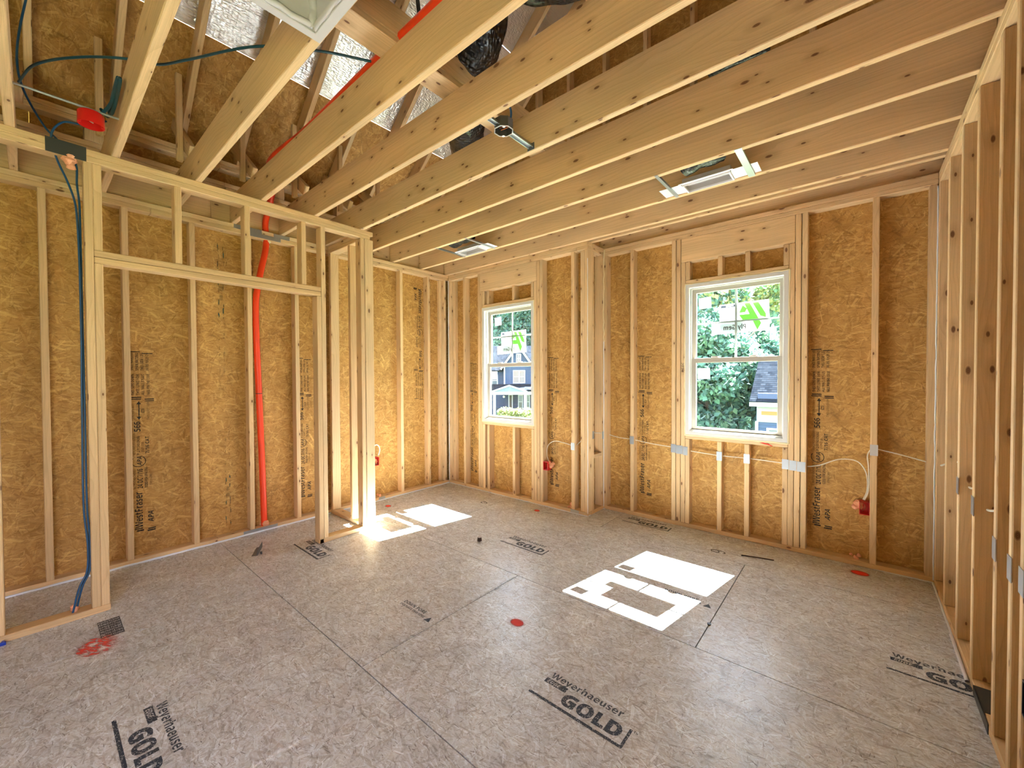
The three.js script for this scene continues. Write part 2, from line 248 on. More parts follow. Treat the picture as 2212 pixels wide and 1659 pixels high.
// ---- ceiling: joists on the plates, rim boards, a strongback lying across
const ceiling = structure('ceiling', 'row of bare wooden ceiling joists spanning wall to wall', 'ceiling');
for (const z of [0.035, 0.442, 0.86, 1.25, 1.652, 2.068, 2.466, 2.867, 3.28, 3.69, 4.1, 4.5, 4.9, 5.3, 5.7, 6.1, 6.5, 6.9, 7.3, 7.7, 8.1, 8.5, 8.9, 9.3, 9.7, 10.1]) board(ceiling, 'joist', [-0.05, W + 0.05], [H, H + J], [z - T, z]);
board(ceiling, 'joist', [XB - 0.02, W + 0.05], [H, H + J], [-0.098, -0.06]);
board(ceiling, 'rim_board', [-S, -0.052], [H, H + J], [-0.05, 2.6]); board(ceiling, 'rim_board', [-S, -0.052], [H, H + J], [2.602, ZE]);
board(ceiling, 'rim_board', [W + 0.052, W + S], [H, H + J], [-D, ZE]); board(ceiling, 'rim_board', [XB - S, W + S], [H, H + J], [-D - 0.06, -D - 0.022]);
board(ceiling, 'rim_board', [XB - S, XB - S + T], [H, H + J], [-D - 0.02, -0.1]);
board(ceiling, 'strongback', [2.353, 2.494], [H + J + 0.001, H + J + T], [0.1, ZE - 0.1]); board(ceiling, 'strongback', [2.456, 2.494], [H + J + T + 0.001, H + J + T + 0.14], [0.1, ZE - 0.1]);

// ---- roof over the attic: rafters rising from the left wall, foil-faced sheets, plates raised above the joists
const foilMaps = (() => { const [c, x] = canvas(512, 512), im = x.createImageData(512, 512), d = im.data, a = noise2(160, 40, 3), b = noise2(30, 70, 8), e = noise2(9, 9, 12);
  for (let j = 0; j < 512; j++) for (let i = 0; i < 512; i++) { const v = 255 * (0.45 * a(i / 512 * 160, j / 512 * 40) + 0.35 * b(i / 512 * 30, j / 512 * 70) + 0.2 * e(i / 512 * 9, j / 512 * 9)), o = (j * 512 + i) * 4; d[o] = d[o + 1] = d[o + 2] = v; d[o + 3] = 255; } x.putImageData(im, 0, 0); return tex(c, false); })();
const foil = new THREE.MeshStandardMaterial({ color: new THREE.Color().setRGB(0.80, 0.79, 0.76), metalness: 0.9, roughness: 0.34, bumpMap: foilMaps, bumpScale: 0.006 });
const roof = structure('roof', 'sloping rafters with plain board below and foil faced sheets above', 'roof');
const SL = 0.85, RB = 3.3, ANG = Math.atan(SL), XR = 4.05, yr = (x) => RB + SL * x, OFF = 0.14 / Math.cos(ANG);
const rafterZ = [0.02, 0.38, 0.785, 1.19, 1.595, 2.0, 2.4, 2.8, 3.2, 3.6, 4.0, 4.4, 4.8, 5.2, 5.6, 6.0, 6.4, 6.8, 7.2, 7.6, 8.0, 8.4, 8.8, 9.2, 9.6, 10.0, 10.4];
for (const z of rafterZ) beam(roof, 'rafter', V(-0.42, yr(-0.42), z), V(XR, yr(XR), z), 0.14, T);
for (const z of rafterZ.slice(1, 12)) { beam(roof, 'heel_brace', V(-0.06, 3.43, z + 0.04), V(0.47, 3.01, z + 0.04), 0.089, T);; }
{
  const courses = [[-0.45, 0.52, osbMat, 'roof_panel'], [0.523, 1.45, foil, 'foil_panel'], [1.453, 2.38, foil, 'foil_panel'], [2.383, 3.31, foil, 'foil_panel'], [3.313, 4.12, foil, 'foil_panel']];
  courses.forEach(([x0, x1, mat, name], i) => { const zs = i % 2 ? [-0.5, 1.19, 3.6, 6.0, 8.4, 10.8] : [-0.5, 2.4, 4.8, 7.2, 9.6, 10.8];
    for (let k = 0; k < zs.length - 1; k++) { const len = (x1 - x0) / Math.cos(ANG), w = zs[k + 1] - zs[k] - 0.003, g = new THREE.BoxGeometry(len, 0.012, w), u = g.attributes.uv, p = g.attributes.position, o = rnd();
      for (let q = 0; q < u.count; q++) u.setXY(q, p.getX(q) / (mat === foil ? 0.8 : OW) + o, p.getZ(q) / (mat === foil ? 0.8 : OW));
      const m = part(roof, name, g, mat); m.rotation.z = ANG; const xm = (x0 + x1) / 2; m.position.set(xm - Math.sin(ANG) * 0.006, yr(xm) + OFF + 0.006 / Math.cos(ANG) * 0.5 + 0.004, (zs[k] + zs[k + 1]) / 2); } });
  const g = boxGeo([0, 1.6], [0, 0.012], [-0.5, 10.8]); const m = part(roof, 'roof_panel', g, osbMat); m.rotation.z = -ANG; m.position.set(4.05, yr(4.05) + OFF, 0);
}
for (const z of [1.252, 1.654, 2.07, 2.468, 2.869, 3.282, 3.692]) board(roof, 'knee_post', [0.36, 0.398], [H + J + 0.001, yr(0.36) + 0.03], [z, z + T]);
board(roof, 'ridge_board', [XR, XR + T], [yr(XR) - 0.05, yr(XR) + 0.15], [-0.1, ZE + 0.1]);
for (const [y0, y1] of [[3.03, 3.067], [3.069, 3.106], [3.215, 3.252], [3.254, 3.29]]) { board(roof, 'raised_plate', [-S, 0], [y0, y1], [-0.05, 1.9 + y0 * 0.2]); board(roof, 'raised_plate', [-S, 0], [y0, y1], [1.902 + y0 * 0.2, ZE]); }
for (let z = 0.2; z < 10; z += 0.61) board(roof, 'blocking', [-S, 0], [3.107, 3.214], [z, z + 0.1]);
sheet(roof, 'sheathing_panel', 'x', [-0.1, 3.6], [3.03, 3.5], -S, 0.011, osbMat, OW); sheet(roof, 'sheathing_panel', 'x', [3.602, ZE + 0.1], [3.03, 3.5], -S, 0.011, osbMat, OW);
// gable wall over the back wall, high wall over the right wall, and closing pieces
const gable = structure('wall_gable', 'attic gable wall of studs and strand board above the joists', 'wall');
for (let i = 0; i < 12; i++) { const x = 0.236 + i * 0.4065; if (x < W) board(gable, 'stud', [x, x + T], [H + J + 0.001, Math.min(yr(x) + OFF - 0.03, 6.7)], [-S - 0.01, -0.01]); }
for (const [a, b] of [[-0.1, 0.64], [0.642, 1.86], [1.862, 3.08], [3.082, W + 0.1]]) polygonSheet(gable, 'sheathing_panel', [[a, 2.98], [b, 2.98], [b, yr(Math.min(b, 4.1)) + OFF], [a, yr(a) + OFF]], -S - 0.022, 0.011, osbMat, OW);
part(gable, 'flashing_board', boxGeo([XB - S, W + 0.12], [3.03, 3.042], [-D - 0.13, -S - 0.022]), osbMat);
const high = structure('wall_attic', 'high strand board wall above the right wall plate', 'wall');
sheet(high, 'sheathing_panel', 'x', [-0.5, 3.4], [3.0, 6.6], W + S + 0.022, 0.011, osbMat, OW); sheet(high, 'sheathing_panel', 'x', [3.402, ZE + 0.1], [3.0, 6.6], W + S + 0.022, 0.011, osbMat, OW);
polygonSheet(high, 'sheathing_panel', [[-0.1, 3.03], [W + 0.1, 3.03], [W + 0.1, 6.6], [4.0, yr(4) + OFF], [-0.1, yr(-0.1) + OFF]], ZE + S + 0.012, 0.011, osbMat, OW);

// ------------------------------------------------------------------ prints
const ink = (c, srgb = true) => new THREE.MeshStandardMaterial({ map: tex(c, srgb, false), transparent: true, roughness: 0.7 });
function wear(x, w, h, keep, cell) { const im = x.getImageData(0, 0, w, h), d = im.data, a = noise2(Math.ceil(w / cell) + 2, Math.ceil(h / cell) + 2, 77), b = noise2(Math.ceil(w / 3) + 2, Math.ceil(h / 14) + 2, 31); for (let j = 0; j < h; j++) for (let i = 0; i < w; i++) { const o = (j * w + i) * 4 + 3; const v = a(i / cell, j / cell) * 0.6 + b(i / 3, j / 14) * 0.4; d[o] *= Math.max(0, Math.min(1, (v - keep) * 7 + 0.35)) * 0.92; } x.putImageData(im, 0, 0); }
function decal(parent, name, w, h, mat, pos, rot, label) { const m = part(parent, name, new THREE.PlaneGeometry(w, h), mat, label); m.position.set(...pos); m.rotation.set(...rot); return m; }
const stampWall = (() => { const w = 2048, h = 208, [c, x] = canvas(w, h); x.fillStyle = '#1c1712'; x.strokeStyle = '#1c1712';
  const t = (s, f, X, Y, L) => { x.font = f; if (L) x.fillText(s, X, Y, L); else x.fillText(s, X, Y); };
  x.fillRect(20, 40, 16, 60); x.fillRect(44, 24, 12, 66); x.fillRect(4, 130, 14, 70); x.fillRect(26, 136, 12, 66);
  t('WestFraser', 'bold 92px sans-serif', 60, 92, 400); t('APA', 'bold italic 66px sans-serif', 100, 184, 190);
  t('RATED SHEATHING', '30px sans-serif', 500, 40, 210); t('24 OC 7/16', 'bold 62px sans-serif', 496, 98, 220); t('SIZED FOR SPACING', 'bold 34px sans-serif', 500, 138, 230); t('EXPOSURE 1', '26px sans-serif', 520, 176, 160);
  x.lineWidth = 7; x.beginPath(); x.arc(800, 66, 58, 0.4, 5.4); x.stroke(); t('APA', 'bold italic 54px sans-serif', 752, 92, 110);
  t('THE ENGINEERED WOOD ASSOCIATION', '28px sans-serif', 872, 40, 240); t('PS 2-10 SHEATHING', 'bold 34px sans-serif', 872, 78, 210); t('PRP-108', '30px sans-serif', 900, 112, 150); t('7/16 CAT', 'bold 46px sans-serif', 880, 158, 200);
  t('566', 'bold 76px sans-serif', 1128, 86, 116);
  t('STRENGTH AXIS', '28px sans-serif', 1270, 36, 170); x.fillRect(1290, 72, 150, 9); x.beginPath(); x.moveTo(1262, 76); x.lineTo(1296, 56); x.lineTo(1296, 96); x.fill(); x.beginPath(); x.moveTo(1468, 76); x.lineTo(1434, 56); x.lineTo(1434, 96); x.fill(); x.lineWidth = 5; x.strokeRect(1340, 100, 38, 18); t('THIS DIRECTION', '28px sans-serif', 1260, 164, 200);
  x.fillRect(1486, 4, 10, 92); x.fillRect(1504, 10, 12, 88); x.fillRect(1464, 120, 9, 86); x.fillRect(1482, 126, 11, 80);
  for (const [Y, s] of [[40, 'THIS SIDE DOWN'], [82, 'THIS LINE FOR'], [124, 'ALL WALL STUDS'], [170, 'NAIL PER THE CODE']]) t(s, 'bold 34px sans-serif', 1536, Y, 232);
  for (const [Y, s] of [[36, 'SPACE PANELS 1/8'], [78, 'SPAN RATING'], [120, 'THIS SIDE LOT'], [164, '06 05 19 21 24']]) t(s, 'bold 34px sans-serif', 1808, Y, 196);
  x.fillRect(2010, 0, 9, 94); x.fillRect(1994, 108, 9, 92);
  wear(x, w, h, 0.2, 9); return ink(c); })();
const up = Math.PI / 2;
const wallStamp = (x, z, y, onLeft, flip) => { const m = new THREE.Mesh(new THREE.PlaneGeometry(1.44, 0.145), stampWall); m.name = 'printed_stamp'; m.userData.label = 'black mill stamp printed up the board'; const g = onLeft ? wallLeft : wallBack; m.rotation.order = 'YXZ'; m.rotation.set(0, onLeft ? up : 0, flip ? -up : up); m.position.set(x, y, z); g.add(m); };
wallStamp(-S + 0.001, 3.06, 0.925, true); wallStamp(-S + 0.001, 1.835, 0.915, true); wallStamp(-S + 0.001, 0.425, 1.83, true, true);
wallStamp(0.375, -S + 0.001, 0.90, false); wallStamp(1.636, -S + 0.001, 0.93, false); wallStamp(2.53, -S - D + 0.001, 0.925, false); wallStamp(3.965, -S - D + 0.001, 0.925, false);
const stampFloor = (() => { const w = 1024, h = 448, [c, x] = canvas(w, h); x.fillStyle = '#38414f';
  x.font = 'bold 112px sans-serif'; x.fillText('Weyerhaeuser', 60, 118, 850);
  x.fillRect(40, 140, 250, 66); x.globalCompositeOperation = 'destination-out'; x.font = 'bold italic 58px sans-serif'; x.fillText('EDGE', 62, 193, 205); x.globalCompositeOperation = 'source-over';
  x.save(); x.font = 'bold 200px sans-serif'; x.translate(300, 338); x.scale(1.18, 1); x.fillText('GOLD', 0, 0, 520); x.lineWidth = 12; x.strokeStyle = '#38414f'; x.strokeText('GOLD', 0, 0, 520); x.restore();
  x.fillRect(0, 384, 972, 30); x.fillRect(948, 180, 26, 220); x.font = 'bold 34px sans-serif'; x.fillText('TM', 984, 200);
  wear(x, w, h, 0.27, 7); return ink(c); })();
const flat = [-up, 0, 0];
for (const [x, z] of [[3.295, 2.10], [4.53, 0.875], [2.07, 0.935], [0.775, 2.115], [2.085, 3.335], [2.66, -0.20]]) decal(floor, 'printed_stamp', 0.47, 0.205, stampFloor, [x, 0.0006, z], flat, 'dark blue maker stamp printed on the floor board');
const stampArrow = (() => { const w = 640, h = 160, [c, x] = canvas(w, h); x.fillStyle = '#3a4656'; x.font = 'bold 74px sans-serif'; x.fillText('DOWN PORE', 10, 70, 500); x.font = 'bold 48px sans-serif'; x.fillText('DRAINAGE THIS EDGE', 10, 130, 500); x.beginPath(); x.moveTo(530, 150); x.lineTo(580, 60); x.lineTo(630, 150); x.fill(); wear(x, w, h, 0.2, 6); return ink(c); })();
for (const [x, z] of [[2.155, 2.122], [3.36, 0.928]]) decal(floor, 'printed_stamp', 0.31, 0.075, stampArrow, [x, 0.0006, z], flat, 'small dark arrow print on the floor board');
const stampBlock = (() => { const w = 256, h = 384, [c, x] = canvas(w, h); x.fillStyle = '#4a4a50'; x.fillRect(8, 8, 240, 368); x.globalCompositeOperation = 'destination-out'; x.font = 'bold 40px sans-serif'; for (let i = 0; i < 7; i++) x.fillText('RATED FLOOR', 16, 56 + i * 50, 224); x.globalCompositeOperation = 'source-over'; wear(x, w, h, 0.3, 7); return ink(c); })();
decal(floor, 'printed_stamp', 0.1, 0.24, stampBlock, [0.955, 0.0006, 3.345], [-up, 0, up], 'dark block of small print on the floor board');
function handMark(text, font, w, h, color) { const [c, x] = canvas(w, h); x.fillStyle = color; x.font = font; x.textAlign = 'center'; x.textBaseline = 'middle'; x.fillText(text, w / 2, h / 2); wear(x, w, h, 0.1, 8); return ink(c); }
const six = handMark('6', 'italic 150px serif', 160, 180, '#2a2522');
decal(floor, 'marker_number', 0.13, 0.17, six, [3.324, 0.0006, 0.044], [-up, 0, -1.2], 'handwritten six'); decal(floor, 'marker_number', 0.15, 0.15, six, [0.976, 0.0006, 0.326], [-up, 0, -1.4], 'handwritten six');
const size = handMark('2846', 'italic 90px serif', 260, 120, '#151310');
decal(wallBack, 'marker_number', 0.12, 0.055, size, [2.931, 1.49, -D + 0.001], [0, 0, up], 'handwritten size on the trimmer'); decal(wallBack, 'marker_number', 0.12, 0.05, size, [0.612, 1.42, 0.001], [0, 0, up], 'handwritten size on the trimmer');
function spray(w, h, blots, color) { const [c, x] = canvas(w, h); for (const [cx, cy, rx, ry, a, al] of blots) { x.save(); x.translate(cx, cy); x.rotate(a); x.scale(1, ry / rx); const g = x.createRadialGradient(0, 0, 0, 0, 0, rx); g.addColorStop(0, color + al + ')'); g.addColorStop(0.65, color + al * 0.9 + ')'); g.addColorStop(1, color + '0)'); x.fillStyle = g; x.beginPath(); x.arc(0, 0, rx, 0, 7); x.fill(); x.restore(); } wear(x, w, h, 0.05, 5); return ink(c); }
const RED = 'rgba(250,52,30,';
decal(floor, 'paint_mark', 0.27, 0.23, (() => { const [c, x] = canvas(320, 272); x.fillStyle = 'rgb(250,60,40)'; for (let i = 0; i < 420; i++) { const a = rr(0, 6.28), r = Math.sqrt(rnd()); const px = 160 + Math.cos(a) * r * 118, py = 136 + Math.sin(a) * r * 92; if (Math.hypot(px - 120, py - 150) < 26 || Math.hypot(px - 215, py - 120) < 18) continue; x.globalAlpha = rr(0.1, 0.4) * (1.15 - r * 0.7); x.beginPath(); x.ellipse(px, py, rr(6, 26), rr(3, 10), -0.6, 0, 7); x.fill(); } for (let i = 0; i < 500; i++) { x.globalAlpha = rr(0.1, 0.5); const a = rr(0, 6.28), r = rr(0.7, 1.1); x.fillRect(160 + Math.cos(a) * r * 130, 136 + Math.sin(a) * r * 104, 2, 2); } wear(x, 320, 272, 0.1, 6); return ink(c); })(), [1.125, 0.0007, 3.41], flat, 'smeared red spray paint');
decal(wallBack, 'paint_mark', 0.13, 0.03, spray(256, 64, [[90, 26, 80, 14, 0.15, 1], [170, 38, 70, 12, 0.3, 1]], RED), [3.60, 0.848, -D + 0.001], [0, 0, -0.1], 'red smear on the sill');
decal(floor, 'paint_mark', 1.1, 0.07, (() => { const [c, x] = canvas(1024, 64); x.fillStyle = 'rgb(70,120,122)'; for (let i = 0; i < 260; i++) { const u = Math.pow(rnd(), 0.8) * 1024, k = Math.sin(u * 0.009) * 0.5 + 0.5; x.globalAlpha = rr(0.03, 0.16) * k; x.fillRect(u, rr(12, 44), rr(10, 70), rr(2, 9)); } wear(x, 1024, 64, 0.2, 6); return ink(c); })(), [2.345, 0.0007, 1.98], [-up, 0, up], 'teal smear along the joint');
const dot = spray(128, 128, [[64, 64, 46, 46, 0, 1], [64, 64, 26, 26, 0, 1], [60, 68, 62, 58, 0, 0.25]], RED);
for (const [x, z, s] of [[2.697, 1.827, 0.105], [0.25, 1.10, 0.09], [4.2, -0.2, 0.13], [1.603, 0.179, 0.08]]) decal(floor, 'paint_mark', s * 1.25, s, dot, [x, 0.0007, z], flat, 'red spray paint dot');
const tealInk = (() => { const [c, x] = canvas(64, 1024); x.fillStyle = 'rgb(24,92,84)'; for (let i = 0; i < 70; i++) { const y = rnd() * 1024; x.globalAlpha = rr(0.2, 0.8) * (y < 520 ? 1 : 0.5); x.fillRect(rnd() < 0.5 ? rr(6, 14) : rr(44, 54), y, rr(3, 8), rr(6, 40)); } x.fillRect(18, 300, 34, 30); x.fillRect(20, 360, 26, 36); return ink(c); })();
decal(wallLeft, 'ink_mark', 0.06, 1.3, tealInk, [-S + 0.001, 1.95, 2.53], [0, up, 0], 'teal ink drips'); decal(wallLeft, 'ink_mark', 0.05, 0.9, tealInk, [-S + 0.001, 0.55, 2.5], [0, up, Math.PI], 'teal ink drips');
const shield = (() => { const [c, x] = canvas(512, 160); x.fillStyle = '#1a1a1a'; x.font = 'bold 110px sans-serif'; x.fillText('Shield', 20, 110, 470); return ink(c); })();
for (const [px, pz, turn] of [[1.35, 2.12, 1.2], [0.8, 1.30, -0.2], [1.35, 1.75, 1.2]]) { const m = decal(roof, 'printed_word', 0.34, 0.1, shield, [0, 0, 0], [0, 0, 0], 'black word printed on the foil'); const n = V(Math.sin(ANG), -Math.cos(ANG), 0), uA = V(Math.cos(ANG), Math.sin(ANG), 0), vA = V(0, 0, 1); const X = uA.clone().multiplyScalar(Math.cos(turn)).addScaledVector(vA, Math.sin(turn)), Y = n.clone().cross(X); m.quaternion.setFromRotationMatrix(new THREE.Matrix4().makeBasis(X, Y, n)); m.position.set(px, yr(px) + OFF - 0.004, pz); }

// ------------------------------------------------------------------ windows
const glass = new THREE.MeshPhysicalMaterial({ color: new THREE.Color().setRGB(0.86, 0.93, 0.93), transmission: 1, thickness: 0, roughness: 0, ior: 1.5 });
const ring = (x, y, o, i, z0, depth) => { const s = new THREE.Shape([[x[0], y[0]], [x[1], y[0]], [x[1], y[1]], [x[0], y[1]]].map((p) => new THREE.Vector2(...p))); const [l, r, b, t] = i; s.holes.push(new THREE.Path([[x[0] + l, y[0] + b], [x[0] + l, y[1] - t], [x[1] - r, y[1] - t], [x[1] - r, y[0] + b]].map((p) => new THREE.Vector2(...p)))); const g = new THREE.ExtrudeGeometry(s, { depth: depth - 2 * o, bevelEnabled: o > 0, bevelSize: o, bevelThickness: o, bevelOffset: -o, bevelSegments: 1 }); return g.translate(0, 0, z0 + o); };
const labelBig = (() => { const w = 640, h = 416, [c, x] = canvas(w, h); x.translate(w, 0); x.scale(-1, 1);
  x.fillStyle = 'rgba(246,250,250,0.95)'; x.fillRect(0, 0, w, h);
  x.fillStyle = '#52c832'; const poly = (p) => { x.beginPath(); p.forEach(([a, b], i) => (i ? x.lineTo(a, b) : x.moveTo(a, b))); x.fill(); };
  poly([[40, 190], [130, 20], [205, 20], [110, 210], [40, 240]]); poly([[240, 16], [310, 16], [150, 400], [100, 310]]); poly([[330, 40], [378, 140], [300, 140], [275, 92]]); poly([[380, 170], [330, 250], [195, 250], [230, 170]]);
  x.fillStyle = '#3c3c3a'; x.font = 'bold 92px sans-serif'; x.fillText('Ply Gem', 286, 366, 310); x.fillStyle = '#2e3440'; x.fillRect(430, 14, 190, 34); x.fillStyle = '#e9eef0'; x.fillRect(450, 22, 100, 16);
  x.fillStyle = '#b9c0c2'; for (let i = 0; i < 8; i++) x.fillRect(430, 66 + i * 22, 150 - (i % 3) * 30, 6); x.fillStyle = '#c2d4e4'; x.fillRect(190, 320, 70, 50); x.fillStyle = '#8f9492'; for (let i = 0; i < 3; i++) x.fillRect(20, 40 + i * 26, 50, 5); return c; })();
const labelSmall = (() => { const w = 200, h = 190, [c, x] = canvas(w, h); x.fillStyle = '#f4f8f8'; x.fillRect(0, 0, w, h); x.fillStyle = '#e0503c'; x.fillRect(182, 6, 9, 178); x.fillStyle = '#79828a'; x.fillRect(24, 20, 140, 12); for (let i = 0; i < 6; i++) x.fillRect(16, 54 + i * 20, 60 + (i * 37) % 90, 5); return c; })();
const paper = (c) => new THREE.MeshPhysicalMaterial({ map: tex(c, true, false), transmission: 0.05, thickness: 0, roughness: 1 });
const bigMat = paper(labelBig), smallMat = paper(labelSmall), paperMat = new THREE.MeshPhysicalMaterial({ color: new THREE.Color('rgb(236,242,242)'), transmission: 0.05, thickness: 0, roughness: 1 });
function windowUnit(name, label, x0, x1, y0, y1, zi, big, small) {
  const g = structure(name, label, 'window');
  part(g, 'frame', ring([x0, x1], [y0, y1], 0.002, [0.034, 0.034, 0.034, 0.034], zi - 0.118, 0.122), M.vinyl);
  part(g, 'jamb_stop', ring([x0 + 0.034, x1 - 0.034], [y0 + 0.034, y1 - 0.034], 0, [0.010, 0.010, 0.012, 0.012], zi - 0.048, 0.016), M.vinyl);
  const ym = (y0 + y1) / 2 - 0.018, a = x0 + 0.036, b = x1 - 0.036;
  const lower = part(g, 'lower_sash', ring([a, b], [y0 + 0.036, ym + 0.032], 0.003, [0.044, 0.044, 0.036, 0.044], zi - 0.08, 0.03), M.sash);
  part(lower, 'pane', boxGeo([a + 0.04, b - 0.04], [y0 + 0.068, ym - 0.008], [zi - 0.0655, zi - 0.0645]), glass);
  const upper = part(g, 'upper_sash', ring([a, b], [ym - 0.008, y1 - 0.036], 0.003, [0.036, 0.036, 0.036, 0.04], zi - 0.113, 0.03), M.sash);
  part(upper, 'pane', boxGeo([a + 0.032, b - 0.032], [ym + 0.024, y1 - 0.072], [zi - 0.0985, zi - 0.0975]), glass);
  const xm = (x0 + x1) / 2, yh = (ym + y1) / 2 - 0.005;
  part(upper, 'grille_bar', boxGeo([xm - 0.009, xm + 0.009], [ym + 0.024, y1 - 0.072], [zi - 0.106, zi - 0.100]), M.vinyl); part(upper, 'grille_bar', boxGeo([a + 0.032, b - 0.032], [yh - 0.008, yh + 0.008], [zi - 0.1065, zi - 0.1005]), M.vinyl);
  for (const s of [0.28, 0.7]) part(lower, 'sash_lock', new THREE.CylinderGeometry(0.034, 0.036, 0.012, 20, 1, false, -Math.PI / 2, Math.PI).translate(a + (b - a) * s, ym + 0.039, zi - 0.074), M.vinyl);
  const stick = (p, n, mat, bx, by, w, h, z, tilt = 0) => { const m = part(p, n, new THREE.PlaneGeometry(w, h), mat, 'paper label stuck on the glass'); m.position.set(bx, by, z); m.rotation.z = tilt; };
  stick(upper, 'glass_label', bigMat, ...big, 0.385, 0.262, zi - 0.1075, 0.02); stick(upper, 'glass_label', paperMat, big[0] - 0.13, big[1] - 0.085, 0.26, 0.10, zi - 0.1085, 0.03);
  stick(upper, 'glass_label', smallMat, ...small[0], 0.105, 0.10, zi - 0.1075, 0.06); stick(lower, 'glass_label', smallMat, ...small[1], 0.105, 0.097, zi - 0.0675, 0.01);
  const e = 0.004, o = [[x0 - e, y0 - e, zi - 0.004], [x1 + e, y0 - e, zi - 0.004], [x1 + e, y1 + e, zi - 0.004], [x0 - e, y1 + e, zi - 0.004]];
  for (let i = 0; i < 4; i++) part(g, 'sealant_bead', bead([o[i], o[(i + 1) % 4]], 0.009, 0.003), M.foam);
}
windowUnit('window_1', 'smaller looking left window with paper labels, view of a blue grey house', 0.632, 1.43, 0.871, 2.262, 0, [1.045, 1.83], [[0.80, 2.098], [0.765, 1.435]]);
windowUnit('window_2', 'right window with paper labels, view of green trees', 2.951, 3.75, 0.871, 2.262, -D, [3.41, 1.93], [[3.092, 2.092], [3.095, 1.438]]);

// white sealant where plates meet the floor and in the corners
const beadPart = (p, pts, r = 0.006, w = 0.0015) => part(p, 'sealant_bead', bead(pts, r, w), M.caulk);
beadPart(wallLeft, [[0.003, 0.004, 0.01], [0.003, 0.004, 1.5]], 0.008); beadPart(wallLeft, [[0.003, 0.004, 1.62], [0.003, 0.004, 4.3]], 0.008);
beadPart(wallBack, [[0.01, 0.003, 0.003], [XB, 0.003, 0.003]], 0.004); beadPart(wallBack, [[XB + 0.003, 0.004, 0], [XB + 0.003, 0.004, -D + 0.003], [W - 0.003, 0.004, -D + 0.003]], 0.005);
beadPart(wallBack, [[XB + 0.002, 0.02, -D + 0.004], [XB + 0.004, 1.8, -D + 0.004]], 0.004); part(wallBack, 'sealant_bead', bead([[XB + 0.004, 1.78, -D + 0.006], [XB + 0.004, 2.75, -D + 0.006]], 0.007, 0.006), M.foam);
beadPart(wallBack, [[0.003, 0.03, 0.003], [0.003, 2.7, 0.003]], 0.005); beadPart(wallBack, [[XB, 0.03, 0.004], [XB, 2.6, 0.004]], 0.003);
beadPart(wallRight, [[W - 0.003, 0.004, -D + 0.01], [W - 0.003, 0.004, 0.75]], 0.006); beadPart(wallRight, [[W - 0.003, 0.02, -D + 0.004], [W - 0.003, 2.68, -D + 0.004]], 0.004);
part(wallRight, 'conduit_stub', tube([[W - 0.008, 0.010, 0.42], [W - 0.010, 0.010, 0.86]], 0.008), M.whiteMetal, 'white plastic rod along the plate');

// nail plates over the drilled studs
function nailPlate(parent, cx, cy, cz, w, h, facing) { const t = 0.0022, geo = facing === 'z' ? boxGeo([cx - w / 2, cx + w / 2], [cy - h / 2, cy + h / 2], [cz, cz + t]) : facing === '+x' ? boxGeo([cx, cx + t], [cy - h / 2, cy + h / 2], [cz - w / 2, cz + w / 2]) : boxGeo([cx - t, cx], [cy - h / 2, cy + h / 2], [cz - w / 2, cz + w / 2]); part(parent, 'nail_plate', geo, M.steel); }
for (const [x, y, w] of [[2.428, 0.765, 0.044], [2.843, 0.728, 0.044], [2.898, 0.722, 0.064], [2.953, 0.716, 0.04], [3.244, 0.702, 0.044], [3.459, 0.706, 0.046], [3.735, 0.697, 0.046], [3.785, 0.693, 0.048], [3.84, 0.69, 0.056], [4.271, 0.871, 0.044]]) nailPlate(wallBack, x, y, -D, w, 0.08, 'z');
nailPlate(wallBack, 1.934, 0.692, 0, 0.044, 0.076, 'z'); nailPlate(wallBack, XB, 0.815, -0.108, 0.036, 0.08, '+x'); nailPlate(wallBack, XB, 0.79, -D + 0.02, 0.036, 0.08, '+x'); nailPlate(wallBack, 1.955, 0.02, 0, 0.1, 0.034, 'z');
for (const [z, y] of [[0.483, 0.836], [0.853, 0.82], [1.243, 0.75], [1.45, 0.75], [1.583, 0.755]]) nailPlate(wallRight, W, y, z, 0.05, 0.085, '-x');
for (const [z, y, w] of [[2.34, P1 + 0.018, 0.22], [2.2, P0 + 0.02, 0.26], [2.06, P1 + 0.016, 0.14]]) nailPlate(wallLeft, 0, y, z, w, 0.036, '+x');
nailPlate(wallLeft, 0, 0.021, 2.27, 0.28, 0.034, '+x'); nailPlate(wallLeft, 0, 0.021, 1.02, 0.08, 0.032, '+x');
part(wallRight, 'grey_patch', boxGeo([W - 0.003, W + 0.05], [T, T + 0.002], [0.93, 1.12]), M.tape, 'grey tape over the plate'); part(wallRight, 'grey_patch', boxGeo([W - 0.003, W], [0.0, T + 0.002], [0.93, 1.2]), M.tape, 'grey tape over the plate');
part(wallCloset, 'black_patch', boxGeo([XC, XC + 0.0015], [P0 - 0.002, H + 0.004], [3.386, 3.546]), M.tape, 'black patch over the top plates');
part(wallCloset, 'firestop_foam', blob(XC - 0.045, P0 - 0.012, 3.46, 0.03, 6), M.fireFoam, 'salmon sealing foam'); part(wallCloset, 'firestop_foam', blob(XC - 0.05, T, 3.466, 0.02, 5), M.fireFoam, 'salmon sealing foam');
part(wallLeft, 'firestop_foam', blob(-0.04, T + 0.004, 2.235, 0.03, 7), M.fireFoam, 'salmon sealing foam'); part(wallLeft, 'firestop_foam', blob(-0.04, P0 - 0.01, 2.18, 0.03, 7), M.foam, 'pale sealing foam');
